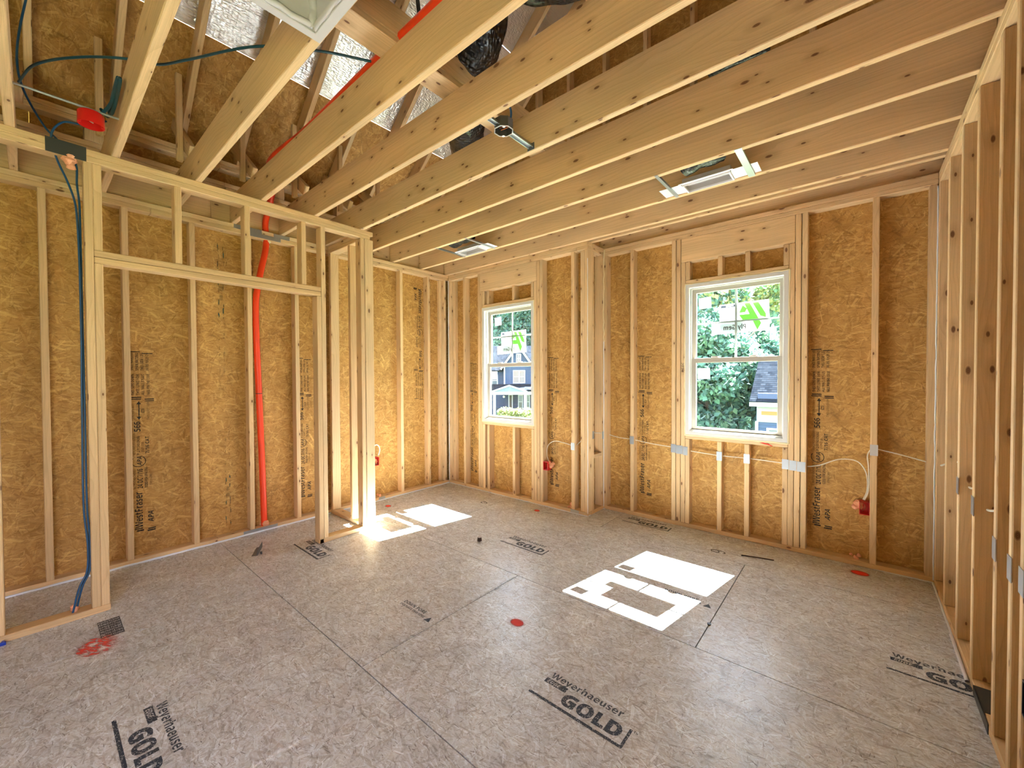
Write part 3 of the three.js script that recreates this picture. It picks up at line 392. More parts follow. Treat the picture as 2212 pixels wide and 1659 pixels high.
part(wallBack, 'firestop_foam', blob(1.88, T + 0.02, -0.04, 0.02, 5), M.fireFoam, 'salmon sealing foam'); part(wallBack, 'firestop_foam', blob(4.17, T + 0.01, -D - 0.05, 0.025, 4), M.fireFoam, 'salmon sealing foam'); part(wallLeft, 'firestop_foam', blob(-0.03, T + 0.01, 1.04, 0.018, 4), M.fireFoam, 'salmon sealing foam');

// ------------------------------------------------------------------ things: conduit, cables, boxes
const conduit = thing('orange_conduit', 'bright orange plastic conduit rising along the left wall into the attic', 'conduit', [-0.04, 0, 2.23]);
part(conduit, 'pipe', tube([[0, 0.03, 0], [0.002, 0.6, 0.012], [0.0, 1.3, 0.03], [0, 1.9, 0.045], [0, 2.15, 0.04], [0, 2.4, 0.0], [0, 2.62, -0.045], [0, 2.72, -0.05], [0.0, 2.86, -0.045], [0.06, 3.0, -0.06], [0.2, 3.12, -0.04], [0.42, 3.17, 0.06], [0.8, 3.10, 0.16], [1.4, 3.05, 0.18], [2.4, 3.05, 0.2], [3.4, 3.06, 0.2]], 0.026, 200, false, 16), M.conduit);
part(conduit, 'tie', new THREE.TorusGeometry(0.027, 0.003, 6, 20).rotateX(up).translate(0.0, 1.27, 0.03), M.black);
const bluePair = [[[0.66, 0.02, 3.468], [0.66, 0.178, 3.436], [0.66, 0.25, 3.408], [0.66, 0.4, 3.402], [0.66, 0.63, 3.411], [0.66, 1.19, 3.412], [0.66, 1.74, 3.414], [0.66, 2.29, 3.415], [0.66, 2.45, 3.416], [0.66, 2.555, 3.424], [0.66, 2.69, 3.43], [0.64, 2.80, 3.50], [0.6, 2.86, 3.54], [0.6, 3.04, 3.62], [0.6, 3.2, 3.64], [0.62, 3.55, 3.6], [0.7, 4.0, 3.5]],
  [[0.675, 0.02, 3.482], [0.675, 0.178, 3.45], [0.672, 0.25, 3.42], [0.672, 0.4, 3.412], [0.672, 0.63, 3.425], [0.672, 1.19, 3.424], [0.672, 1.74, 3.42], [0.672, 2.29, 3.425], [0.672, 2.45, 3.435], [0.668, 2.56, 3.462], [0.665, 2.69, 3.505], [0.67, 2.81, 3.52], [0.75, 2.86, 3.48], [0.86, 2.84, 3.40], [0.95, 2.86, 3.32]]];
const blue1 = thing('blue_cable', 'blue cable running down the closet post and up past the first joist', 'cable', [0.66, 0, 3.46]); part(blue1, 'jacket', tube(bluePair[0].map(([a, b, c]) => [a - 0.66, b, c - 3.46]), 0.0052, 220), M.blueCable);
const blue2 = thing('blue_cable', 'blue cable twinned with another, bending over the closet plate toward the red box', 'cable', [0.675, 0, 3.48]); part(blue2, 'jacket', tube(bluePair[1].map(([a, b, c]) => [a - 0.675, b, c - 3.48]), 0.0052, 200), M.blueCable);
const blue3 = thing('blue_cable', 'thin dark blue cable stretched across the joists near the foil', 'cable', [0.754, 3.02, 3.65]); part(blue3, 'jacket', tube([[0.754, 3.0, 3.635], [0.96, 3.02, 3.579], [1.182, 3.03, 3.436], [1.37, 3.02, 3.277], [1.453, 3.01, 3.174], [1.579, 3.02, 3.086], [1.958, 3.02, 2.874], [2.15, 3.02, 2.672], [2.282, 3.02, 2.47]].map(([a, b, c]) => [a - 0.754, b - 3.02, c - 3.65]), 0.006, 140), M.tealCable);
const blue4 = thing('cable_coil', 'dark coil of cable tucked beside the joist above the red ceiling box', 'cable', [1.05, 2.9, 3.30]); part(blue4, 'jacket', tube([[0.02, -0.04, 0.05], [-0.05, -0.035, 0.02], [-0.08, 0.0, 0.005], [0.08, 0.02, 0.004], [0.28, 0.02, 0.008], [0.33, 0.0, 0.006], [0.2, -0.02, 0.004], [0.0, -0.03, 0.006], [-0.06, -0.01, 0.01], [0.2, 0.005, 0.014], [0.31, 0.012, 0.012], [0.1, -0.03, 0.02], [-0.03, -0.05, 0.05]], 0.008, 200), M.tealCable);

function cableRun(label, base, pts, r = 0.0042) { const t = thing('white_cable', label, 'cable', base); part(t, 'jacket', tube(pts.map(([a, b, c]) => [a - base[0], b - base[1], c - base[2]]), r, pts.length * 14), M.whiteCable); return t; }
cableRun('white cable arching from the red box under the left window through the corner posts', [1.60, 0.49, -0.05], [[1.60, 0.47, -0.05], [1.575, 0.56, -0.045], [1.59, 0.66, -0.045], [1.67, 0.715, -0.045], [1.80, 0.71, -0.045], [1.93, 0.695, -0.045], [2.0, 0.74, -0.03], [2.05, 0.80, -0.04], [2.09, 0.83, -0.11], [2.10, 0.82, -0.25], [2.11, 0.80, -0.38], [2.25, 0.775, -0.377], [2.43, 0.765, -0.377], [2.6, 0.745, -0.377], [2.85, 0.728, -0.377], [3.0, 0.712, -0.377], [3.245, 0.70, -0.377], [3.46, 0.703, -0.377], [3.75, 0.695, -0.377], [3.86, 0.69, -0.377], [3.95, 0.71, -0.377], [4.08, 0.775, -0.377], [4.18, 0.77, -0.377], [4.228, 0.70, -0.374], [4.236, 0.56, -0.374], [4.215, 0.49, -0.374]]);
cableRun('white cable climbing from the right red box and leaving toward the right corner', [4.22, 0.49, -0.37], [[4.222, 0.49, -0.366], [4.243, 0.56, -0.366], [4.243, 0.74, -0.366], [4.238, 0.83, -0.372], [4.262, 0.872, -0.377], [4.34, 0.865, -0.377], [4.45, 0.84, -0.377], [4.57, 0.81, -0.36]]);
cableRun('white cable threaded through drilled studs of the right wall', [4.63, 0.85, 0.4], [[4.60, 0.82, -0.25], [4.63, 0.90, 0.08], [4.628, 0.895, 0.40], [4.62, 0.84, 0.483], [4.628, 0.87, 0.75], [4.622, 0.815, 0.853], [4.64, 0.84, 1.02], [4.625, 0.75, 1.243], [4.625, 0.775, 1.4], [4.622, 0.75, 1.583], [4.64, 0.8, 2.0]], 0.0055);
cableRun('white cable looping above the red box half hidden by the closet corner', [0, 0.6, 1.1], [[-0.02, 0.52, 1.05], [-0.015, 0.58, 1.035], [-0.015, 0.63, 1.05], [-0.015, 0.645, 1.085], [-0.02, 0.60, 1.12], [-0.03, 0.55, 1.10]], 0.007);

function outletBox(label, pos, turn, foamAt) {
  const g = thing('outlet_box', label, 'outlet box', pos); g.rotation.y = turn;
  const w = 0.058, h = 0.094, d = 0.07;
  part(g, 'shell', ring([-w / 2, w / 2], [-h / 2, h / 2], 0, [0.0035, 0.0035, 0.0035, 0.0035], -d, d), M.redPlastic); part(g, 'back_plate', boxGeo([-w / 2, w / 2], [-h / 2, h / 2], [-d - 0.003, -d]), M.redPlastic);
  part(g, 'nailing_tab', boxGeo([w / 2, w / 2 + 0.004], [-0.02, 0.02], [-0.045, -0.004]), M.redPlastic); part(g, 'wire', tube([[-0.01, h / 2 - 0.006, -0.03], [0.004, 0.01, -0.012], [-0.012, -0.03, -0.03]], 0.002, 16, false, 6), M.copper);
  part(g, 'sealing_foam', blob(...foamAt, 0.026, 9), M.fireFoam, 'salmon sealing foam');
  return g;
}
outletBox('red outlet box with salmon foam under the left window, beside its trimmer', [1.582, 0.44, -0.003], 0, [0.038, 0.01, -0.05]);
outletBox('dark red outlet box with salmon foam on the lone stud right of the right window', [4.222, 0.434, -D - 0.006], 0, [-0.038, 0.0, -0.06]);
outletBox('red outlet box on the left wall peeking past the closet corner', [0.0, 0.455, 1.083], up, [0.02, -0.01, -0.06]);
const bk = thing('outlet_box', 'black box edge on the nearest stud of the right wall', 'outlet box', [W, 0.4, 1.64]); part(bk, 'shell', ring([-0.035, 0.035], [-0.055, 0.055], 0, [0.004, 0.004, 0.004, 0.004], -0.07, 0.07).rotateY(-up), M.black); part(bk, 'back_plate', boxGeo([0.07, 0.073], [-0.055, 0.055], [-0.035, 0.035]), M.black);

// round red ceiling box on its hanger bar
const rb = thing('ceiling_box', 'round red plastic ceiling box on a steel bar between the left joists', 'ceiling box', [1.06, 2.76, 3.388]);
part(rb, 'hanger_bar', new THREE.CylinderGeometry(0.006, 0.006, 0.372, 10).rotateX(up).translate(0.0, 0.085, 0.077), M.steel);
part(rb, 'shell', new THREE.LatheGeometry([[0.05, 0], [0.053, 0], [0.05, 0.062], [0.045, 0.068], [0.001, 0.068], [0.001, 0.064], [0.044, 0.064], [0.047, 0.06], [0.05, 0]].map((p) => new THREE.Vector2(...p)), 28), M.redPlastic); part(rb, 'wire', tube([[-0.01, 0.06, 0], [0.01, 0.02, 0.006], [0.02, 0.008, -0.006]], 0.003), M.whiteCable);
for (const s of [-1, 1]) part(rb, 'screw_post', new THREE.CylinderGeometry(0.007, 0.007, 0.06, 10).translate(0, 0.032, s * 0.045), M.redPlastic);
// metal octagon box
const jb = thing('junction_box', 'metal octagon junction box on a shiny adjustable bar hanger', 'junction box', [2.675, 2.772, 1.90]);
{ const oct = (r) => { const s = []; for (let i = 0; i < 8; i++) { const a = (i + 0.5) * Math.PI / 4; s.push(new THREE.Vector2(Math.cos(a) * r, Math.sin(a) * r)); } return s; }; const sh = new THREE.Shape(oct(0.054)); sh.holes.push(new THREE.Path(oct(0.0515)));
  part(jb, 'shell', new THREE.ExtrudeGeometry(sh, { depth: 0.054, bevelEnabled: false }).rotateX(-up), M.greyBox); part(jb, 'rim', new THREE.ExtrudeGeometry((() => { const s = new THREE.Shape(oct(0.0555)); s.holes.push(new THREE.Path(oct(0.0505))); return s; })(), { depth: 0.003, bevelEnabled: false }).rotateX(-up), M.whiteMetal);
  part(jb, 'cap', new THREE.ExtrudeGeometry(new THREE.Shape(oct(0.0535)), { depth: 0.003, bevelEnabled: false }).rotateX(-up).translate(0, 0.054, 0), M.greyBox);
  const chan = (z0, z1, w) => mergeGeometries([boxGeo([-w, w], [0.022, 0.025], [z0, z1]), boxGeo([-w, -w + 0.003], [0.012, 0.025], [z0, z1]), boxGeo([w - 0.003, w], [0.012, 0.025], [z0, z1])]);
  part(jb, 'hanger_bar', chan(-0.245, -0.05, 0.018), M.steel); part(jb, 'hanger_bar', chan(0.05, 0.127, 0.015), M.steel); part(jb, 'foot', boxGeo([-0.025, 0.025], [0.0, 0.04], [-0.2475, -0.245]), M.steelDark);
  part(jb, 'wire', tube([[-0.03, 0.03, 0.0], [0.02, 0.016, 0.012], [0.03, 0.02, -0.01], [-0.03, 0.024, -0.012]], 0.003), M.copper); for (const s of [-1, 1]) part(jb, 'ear', new THREE.CylinderGeometry(0.008, 0.008, 0.003, 12).translate(s * 0.03, 0.0, s * 0.032), M.whiteMetal);
  part(jb, 'feed_cable', tube([[0.03, 0.05, -0.02], [0.045, 0.1, -0.01], [0.035, 0.16, 0.04], [0.0, 0.24, 0.09]], 0.006), M.blueCable, 'blue cable'); }

// ceiling registers: white metal boots on straps between joists, black ducts above
const crinkle = (() => { const [c, x] = canvas(256, 512), im = x.createImageData(256, 512), d = im.data, a = noise2(28, 64, 4), b = noise2(60, 30, 6); for (let j = 0; j < 512; j++) for (let i = 0; i < 256; i++) { const v = 255 * (0.4 * a(i / 256 * 28, j / 512 * 64) + 0.3 * b(i / 256 * 60, j / 512 * 30) + 0.3 * (0.5 + 0.5 * Math.sin(j / 512 * Math.PI * 2 * 24))), o = (j * 256 + i) * 4; d[o] = d[o + 1] = d[o + 2] = v; d[o + 3] = 255; } x.putImageData(im, 0, 0); return tex(c, false); })();
const ductMat = new THREE.MeshPhysicalMaterial({ color: new THREE.Color('rgb(14,14,15)'), roughness: 0.28, bumpMap: crinkle, bumpScale: 0.02, clearcoat: 0.4, clearcoatRoughness: 0.2 });
function duct(name, label, base, pts, r, parent) { const c = new THREE.CatmullRomCurve3(pts.map((p) => V(...p))), n = Math.round(c.getLength() / 0.02), g = new THREE.TubeGeometry(c, n, r, 28); const p = g.attributes.position, u = g.attributes.uv; const len = c.getLength();
  for (let i = 0; i <= n; i++) { const q = c.getPointAt(i / n); for (let k = 0; k <= 28; k++) { const o = i * 29 + k, f = 1 + 0.05 * Math.sin(i * 0.9 + Math.sin(k * 0.7) * 2) + 0.03 * Math.sin(k * 2.1 + i * 0.3); p.setXYZ(o, q.x + (p.getX(o) - q.x) * f, q.y + (p.getY(o) - q.y) * f, q.z + (p.getZ(o) - q.z) * f); u.setXY(o, k / 28 * 2, i / n * len / 0.5); } } g.computeVertexNormals();
  if (parent) return part(parent, name, g, ductMat); const t = thing(name, label, 'duct', base); part(t, 'sleeve', g, ductMat); return t; }
function register(label, x0, x1, straps, tabL, tabR) {
  const g = thing('register_boot', label, 'register', [(x0 + x1) / 2, H, 0.63]);
  const cx = (x0 + x1) / 2, w = (x1 - x0) / 2, za = -0.185, zb = -0.055, y = 0.008;
  part(g, 'flange', ring([-w - 0.02, w + 0.02], [za - 0.003, zb + 0.03], 0, [0.028, 0.028, 0.008, 0.03], 0, 0.003).rotateX(up).translate(0, y + 0.003, 0), M.whiteMetal);
  part(g, 'lip', ring([-w, w], [za, zb + 0.008], 0, [0.01, 0.01, 0.006, 0.008], 0, 0.012).rotateX(up).translate(0, y + 0.002, 0), M.whiteMetal);
  part(g, 'throat', mergeGeometries([boxGeo([-w, w], [y, 0.05], [zb + 0.003, zb + 0.006]), boxGeo([-w, w], [y, 0.05], [za - 0.002, za]), boxGeo([-w, -w + 0.003], [y, 0.05], [za, zb]), boxGeo([w - 0.003, w], [y, 0.05], [za, zb]), boxGeo([-w, w], [0.05, 0.053], [za, zb])]), M.mastic);
  part(g, 'end_tab', boxGeo([-w - 0.02 - tabL, -w - 0.02], [y, y + 0.002], [za, zb + 0.02]), M.whiteMetal); part(g, 'end_tab', boxGeo([w + 0.02, w + 0.02 + tabR], [y, y + 0.002], [za, zb + 0.02]), M.whiteMetal);
  for (const [sx, sw] of straps) part(g, 'strap', mergeGeometries([boxGeo([sx - cx - sw / 2, sx - cx + sw / 2], [-0.003, -0.0005], [-0.205, 0.232]), boxGeo([sx - cx + sw / 2 - 0.002, sx - cx + sw / 2], [-0.0005, 0.012], [-0.18, 0.19])]), M.steel);
  duct('flex_duct', '', null, [[w * 0.8, 0.15, 0.02], [w * 0.3, 0.135, 0.05], [-w * 0.3, 0.125, 0.06], [-w * 0.8, 0.105, 0.05]], 0.088, g);
  for (const s of [-1, 1]) part(g, 'screw', new THREE.CylinderGeometry(0.004, 0.004, 0.003, 10).translate(s * w * 1.02, y - 0.001, zb + 0.01), M.steelDark);
}
register('white metal register boot with two steel straps above the right window', 3.21, 3.52, [[3.128, 0.022], [3.622, 0.04]], 0.14, 0.14);
register('smaller white register boot with thin straps near the far left corner', 0.83, 1.15, [[0.793, 0.02], [1.25, 0.02]], 0.005, 0.13);
// big box sealed with grey mastic at the top of the view
const plenum = thing('duct_box', 'large square metal duct box smeared with grey mastic between the near joists', 'duct box', [2.75, H, 3.05]);
part(plenum, 'flange', ring([-0.24, 0.55], [-0.215, 0.2], 0.002, [0.035, 0.035, 0.035, 0.035], 0, 0.006).rotateX(up).translate(0, 0.0, 0), M.mastic);
{ const y = 0.3; part(plenum, 'side_wall', mergeGeometries([boxGeo([-0.208, -0.204], [0, y], [-0.18, 0.165]), boxGeo([0.514, 0.518], [0, y], [-0.18, 0.165]), boxGeo([-0.208, 0.518], [0, y], [-0.182, -0.178]), boxGeo([-0.208, 0.518], [0, y], [0.163, 0.167])]), M.mastic);
  part(plenum, 'mastic_seam', mergeGeometries([bead([[-0.2, 0.0, -0.172], [-0.2, 0.28, -0.172]], 0.018, 0.006), bead([[-0.2, 0.01, -0.172], [0.5, 0.01, -0.172]], 0.012, 0.005), bead([[-0.2, 0.01, -0.17], [-0.2, 0.01, 0.16]], 0.012, 0.005), bead([[-0.1, 0.2, -0.168], [0.3, 0.24, -0.168]], 0.02, 0.01)]), M.mastic);
  part(plenum, 'lid', boxGeo([-0.208, 0.1], [y, y + 0.003], [-0.182, 0.167]), M.mastic); part(plenum, 'lid', boxGeo([0.32, 0.518], [y, y + 0.003], [-0.182, 0.167]), M.mastic); part(plenum, 'collar', new THREE.CylinderGeometry(0.11, 0.11, 0.12, 28, 1, true).translate(0.21, y + 0.05, 0), M.black); }
duct('black_duct', 'crinkled black plastic duct crossing above the middle joists', [2.5, 3.2, 1.9], [[-0.75, 0.07, -0.60], [-0.5, 0.04, -0.35], [-0.12, 0.06, 0.0], [0.12, 0.08, 0.12], [0.22, 0.22, 0.2], [0.3, 0.5, 0.22]], 0.13);
duct('black_duct', 'smooth black duct near the top edge between two joists', [3.0, 3.14, 2.1], [[-0.02, 0.03, 0.12], [0.05, 0.02, 0.03], [0.16, 0.02, -0.05], [0.30, 0.03, -0.13], [0.55, 0.08, -0.24]], 0.06);
duct('black_duct', 'sliver of black duct above a middle joist toward the right', [3.69, 3.09, 1.2], [[-0.14, 0.0, 0.0], [0, 0.0, 0.01], [0.14, 0.0, 0.0]], 0.055);
const strapHanger = thing('duct_strap', 'black webbing strap hanging down to the black duct', 'strap', [2.3, 3.25, 2.2]);
part(strapHanger, 'webbing', (() => { const g = new THREE.BoxGeometry(0.03, 0.9, 0.003, 1, 12, 1), p = g.attributes.position; for (let i = 0; i < p.count; i++) p.setXYZ(i, p.getX(i) + p.getY(i) * 0.1, p.getY(i) + 0.3, p.getZ(i) + p.getY(i) * 0.25); g.computeVertexNormals(); return g; })(), M.blackStrap);

// small things left on the floor
const nut = thing('wire_nut', 'small blue wire connector at the foot of the closet plate', 'wire nut', [0.735, 0, 3.735]); part(nut, 'cap', new THREE.LatheGeometry([[0, 0], [0.009, 0], [0.01, 0.004], [0.007, 0.02], [0.004, 0.026], [0, 0.027]].map((p) => new THREE.Vector2(...p)), 16).rotateZ(1.3).translate(0.01, 0.0095, 0), M.blueNut); part(nut, 'wing', boxGeo([-0.002, 0.004], [0.0, 0.018], [-0.011, 0.011]), M.blueNut);
const scrap = thing('metal_scrap', 'bent grey metal scrap on the floor inside the closet opening', 'scrap', [0.46, 0, 2.45]); part(scrap, 'sheet', (() => { const g = mergeGeometries([boxGeo([-0.09, 0.09], [0, 0.002], [-0.02, 0.02]), boxGeo([-0.09, 0.09], [0.0, 0.045], [-0.022, -0.02])]); return g.rotateY(-0.5); })(), M.steelDark); part(scrap, 'tab', boxGeo([0.07, 0.09], [0.002, 0.02], [-0.01, 0.0]), M.steelDark);
const knob = thing('cork_stub', 'small dark plug with pale top lying on the floor near the sunlight', 'plug', [1.698, 0, 1.131]); part(knob, 'stub', new THREE.CylinderGeometry(0.017, 0.02, 0.03, 14).translate(0, 0.015, 0), M.darkWood); part(knob, 'top', new THREE.CylinderGeometry(0.016, 0.017, 0.006, 14).translate(0, 0.033, 0), M.mastic);
const bolt = thing('screw_head', 'tiny dark fastener head standing on the floor joint', 'screw', [3.546, 0, 1.142]); part(bolt, 'head', new THREE.CylinderGeometry(0.011, 0.009, 0.007, 14).translate(0, 0.0045, 0), M.black); part(bolt, 'shank', new THREE.CylinderGeometry(0.004, 0.004, 0.02, 8).translate(0, -0.008, 0), M.black);
const chip = thing('wood_splinter', 'dark curved splinter on the floor below the right window', 'splinter', [3.62, 0, -0.02]); part(chip, 'sliver', tube([[-0.13, 0.004, 0.04], [-0.02, 0.006, 0.01], [0.08, 0.004, -0.02]], 0.004, 20, false, 5), M.darkWood);

// ------------------------------------------------------------------ outside
const GY = -3.0;
const at = (px, s) => { const k = (px - 1106) / 879.28; return [4.1811 + s * (-0.648 + k * 0.7617), 3.6075 + s * (-0.7615 - k * 0.648)]; };   // a spot on the ground in that direction, s metres ahead
const ground = structure('ground', 'grassy ground outside below the windows', 'ground');
const grassMap = (() => { const [c, x] = canvas(512, 512); x.fillStyle = 'rgb(58,72,38)'; x.fillRect(0, 0, 512, 512); for (let i = 0; i < 9000; i++) { x.globalAlpha = 0.4; x.fillStyle = pick(['rgb(120,140,70)', 'rgb(70,92,44)', 'rgb(140,140,90)', 'rgb(86,110,52)']); x.fillRect(rnd() * 512, rnd() * 512, rr(1, 4), rr(2, 8)); } const t = tex(c); t.repeat.set(60, 60); return t; })();
part(ground, 'lawn', new THREE.BoxGeometry(260, 0.4, 260).translate(0, GY - 0.2, 0), new THREE.MeshStandardMaterial({ map: grassMap, roughness: 0.95 }));
const outer = structure('wall_below', 'lower storey of this house under the room', 'wall'); part(outer, 'siding', boxGeo([-0.1, W + 0.1], [GY, -0.3], [-0.09, ZE + 0.1]), plain(120, 134, 150));
const sidingTex = (() => { const [c, x] = canvas(64, 256), [cb, xb] = canvas(64, 256); x.fillStyle = 'rgb(60,73,96)'; x.fillRect(0, 0, 64, 256); for (let j = 0; j < 256; j++) { const v = j % 32 / 32 * 255 | 0; xb.fillStyle = `rgb(${v},${v},${v})`; xb.fillRect(0, j, 64, 1); } const a = tex(c), b = tex(cb, false); return [a, b]; })();
const siding = new THREE.MeshPhysicalMaterial({ map: sidingTex[0], bumpMap: sidingTex[1], bumpScale: 0.02, roughness: 0.8, specularIntensity: 0.3 });
const shingleTex = (() => { const [c, x] = canvas(512, 512); x.fillStyle = 'rgb(34,37,43)'; x.fillRect(0, 0, 512, 512); for (let r = 0; r < 16; r++) for (let k = 0; k < 12; k++) { const v = rr(-26, 26); x.fillStyle = `rgb(${36 + v * 0.35 | 0},${40 + v * 0.35 | 0},${47 + v * 0.35 | 0})`; x.fillRect(k * 43 + (r % 2) * 20, r * 32 + 4, 40, 28); } x.fillStyle = 'rgb(18,20,24)'; for (let r = 0; r < 16; r++) x.fillRect(0, r * 32, 512, 5); return tex(c); })();
const shingle = new THREE.MeshPhysicalMaterial({ map: shingleTex, roughness: 1, specularIntensity: 0 });
const trimMat = plain(168, 172, 178), winMat = plain(70, 84, 98, { roughness: 0.15 }), shadeMat = plain(84, 96, 120), doorMat = plain(52, 50, 54);
const scaleUV = (g, k) => { const u = g.attributes.uv, p = g.attributes.position, n = g.attributes.normal; for (let i = 0; i < u.count; i++) { const ax = Math.abs(n.getX(i)) > 0.7 ? p.getZ(i) : p.getX(i), ay = Math.abs(n.getY(i)) > 0.9 ? p.getZ(i) : p.getY(i); u.setXY(i, ax / k, ay / k); } return g; };
const sbox = (x, y, z) => scaleUV(boxGeo(x, y, z), 1.2);
const slab = (ax, ay, bx, by, z0, z1, t) => { const len = Math.hypot(bx - ax, by - ay), g = new THREE.BoxGeometry(len, t, z1 - z0); const u = g.attributes.uv, p = g.attributes.position; for (let i = 0; i < u.count; i++) u.setXY(i, p.getZ(i) / 2.2, p.getX(i) / 2.2); return g.rotateZ(Math.atan2(by - ay, bx - ax)).translate((ax + bx) / 2, (ay + by) / 2, (z0 + z1) / 2); };
const sideSlab = (z0, y0, z1, y1, xa, xb, t) => { const len = Math.hypot(z1 - z0, y1 - y0), g = new THREE.BoxGeometry(xb - xa, t, len); const u = g.attributes.uv, p = g.attributes.position; for (let i = 0; i < u.count; i++) u.setXY(i, p.getX(i) / 2.2, p.getZ(i) / 2.2); return g.rotateX(-Math.atan2(y1 - y0, z1 - z0)).translate((xa + xb) / 2, (y0 + y1) / 2, (z0 + z1) / 2); };
function houseWindow(g, x0, x1, y0, y1, z, cols, rows) { const w = part(g, 'window', ring([x0, x1], [y0, y1], 0, [0.09, 0.09, 0.09, 0.09], z, 0.06), trimMat); part(w, 'pane', boxGeo([x0 + 0.08, x1 - 0.08], [y0 + 0.08, y1 - 0.08], [z + 0.005, z + 0.015]), winMat); for (let i = 1; i < cols; i++) { const x = x0 + (x1 - x0) * i / cols; part(w, 'mullion', boxGeo([x - 0.04, x + 0.04], [y0 + 0.08, y1 - 0.08], [z, z + 0.05]), trimMat); } for (let j = 1; j < rows; j++) { const y = y0 + (y1 - y0) * j / rows; part(w, 'mullion', boxGeo([x0 + 0.08, x1 - 0.08], [y - 0.03, y + 0.03], [z, z + 0.05]), trimMat); } }
{
  const [hx, hz] = at(1105, 43), g = thing('house', 'blue grey house with gabled porch and white trim across the lawn', 'house', [hx, 0, hz]); g.rotation.y = 0.7051;
  part(g, 'wall', sbox([-0.75, 5.6], [GY, 2.6], [-7, -0.2]), siding); part(g, 'wing_wall', sbox([-7, -0.75], [GY, 2.2], [-7, -1.6]), siding);
  const gab = new THREE.ExtrudeGeometry(new THREE.Shape([[-0.75, 2.6], [2.1, 2.6], [0.68, 4.7]].map((p) => new THREE.Vector2(...p))), { depth: 6, bevelEnabled: false }).translate(0, 0, -6.2); part(g, 'gable', scaleUV(gab, 1.2), siding);
  part(g, 'roof', slab(-1.15, 2.35, 0.72, 5.0, -6.4, 0.1, 0.14), shingle); part(g, 'roof', slab(0.64, 5.0, 2.5, 2.35, -6.4, 0.1, 0.14), shingle); part(g, 'roof', sideSlab(-1.2, 2.1, -4.4, 5.0, -7.2, 6, 0.14), shingle);
  part(g, 'rake_trim', slab(-1.15, 2.22, 0.72, 4.86, 0.02, 0.12, 0.2), trimMat); part(g, 'rake_trim', slab(0.64, 4.86, 2.5, 2.22, 0.02, 0.12, 0.2), trimMat); part(g, 'corner_trim', boxGeo([-0.82, -0.68], [0.5, 2.6], [-0.22, -0.17]), trimMat);
  houseWindow(g, 0.5, 1.02, 2.9, 3.9, -0.18, 2, 2); houseWindow(g, 0.15, 1.45, 0.75, 2.15, -0.18, 2, 2); houseWindow(g, -2.2, -1.5, 0.4, 1.7, -1.58, 1, 2);
  part(g, 'porch_roof', sideSlab(-0.2, 0.62, 2.1, 0.1, -2.1, 5.6, 0.12), shingle); part(g, 'porch_gable', scaleUV(new THREE.ExtrudeGeometry(new THREE.Shape([[-1.9, -0.05], [1.42, -0.05], [-0.24, 0.5]].map((p) => new THREE.Vector2(...p))), { depth: 0.15, bevelEnabled: false }).translate(0, 0, 2.05), 1.2), plain(92, 106, 124));
  part(g, 'porch_trim', slab(-2.05, -0.04, -0.2, 0.58, 2.18, 2.3, 0.14), trimMat); part(g, 'porch_trim', slab(-0.28, 0.58, 1.56, -0.04, 2.18, 2.3, 0.14), trimMat); part(g, 'porch_beam', boxGeo([-2.0, 5.6], [-0.34, -0.05], [1.9, 2.2]), trimMat);
  for (const x of [-1.72, 1.36, 5.2]) part(g, 'column', boxGeo([x - 0.13, x + 0.13], [-2.5, -0.3], [1.9, 2.16]), trimMat);
  part(g, 'porch_floor', boxGeo([-2.1, 5.6], [GY, -2.5], [-0.3, 2.2]), plain(90, 92, 96)); const door = part(g, 'door', boxGeo([-0.22, 0.0], [-2.5, -0.5], [-0.2, -0.12]), doorMat); part(door, 'door_frame', ring([-0.34, 0.12], [-2.5, -0.4], 0, [0.1, 0.1, 0, 0.1], -0.2, 0.1), trimMat);
  houseWindow(g, 0.68, 1.2, -1.95, -0.45, -0.18, 1, 2); houseWindow(g, 1.55, 1.95, -1.95, -0.45, -0.18, 1, 2); part(g, 'porch_lamp', new THREE.SphereGeometry(0.12, 14, 10).translate(-0.8, -0.62, 0.6), plain(250, 246, 230));
  for (let i = 0; i < 26; i++) { const x = -1.6 + i * 0.115; if (x < 1.2) part(g, 'baluster', boxGeo([x - 0.012, x + 0.012], [-2.5, -1.75], [2.0, 2.03]), doorMat); } part(g, 'handrail', boxGeo([-1.6, 1.25], [-1.76, -1.71], [1.99, 2.04]), doorMat);
}
{
  const nz = -17, g = thing('house', 'neighbouring house corner with shingled roof and unfinished band, lower right of the right window', 'house', [0.5, 0, nz]);
  part(g, 'wall', sbox([0.22, 7], [GY, 0.2], [-4.7, -0.3]), siding); part(g, 'roof', sideSlab(0.0, 0.24, -2.5, 2.35, 0, 7.4, 0.16), shingle); part(g, 'roof', sideSlab(-5.0, 0.24, -2.5, 2.35, 0, 7.4, 0.16), shingle);
  part(g, 'fascia', boxGeo([0, 7.4], [0.08, 0.26], [-0.04, 0.02]), trimMat); part(g, 'wrap_band', boxGeo([0.24, 7], [-0.62, 0.1], [-0.3, -0.27]), plain(128, 132, 136)); part(g, 'bare_strip', boxGeo([0.42, 7], [-0.30, -0.14], [-0.27, -0.25]), plain(130, 92, 44));
  part(g, 'corner_trim', boxGeo([0.18, 0.3], [GY, -0.6], [-0.32, -0.25]), trimMat); houseWindow(g, 0.62, 2.2, -2.4, -0.86, -0.29, 2, 1);
  part(g, 'porch_roof', boxGeo([0.3, 7], [0.36, 0.66], [-0.75, -0.1]), plain(44, 58, 92)); part(g, 'dormer', new THREE.ExtrudeGeometry(new THREE.Shape([[0.98, 0.55], [3.4, 0.55], [2.2, 2.0]].map((p) => new THREE.Vector2(...p))), { depth: 1.0, bevelEnabled: false }).translate(0, 0.1, -1.6), plain(44, 58, 92));
}
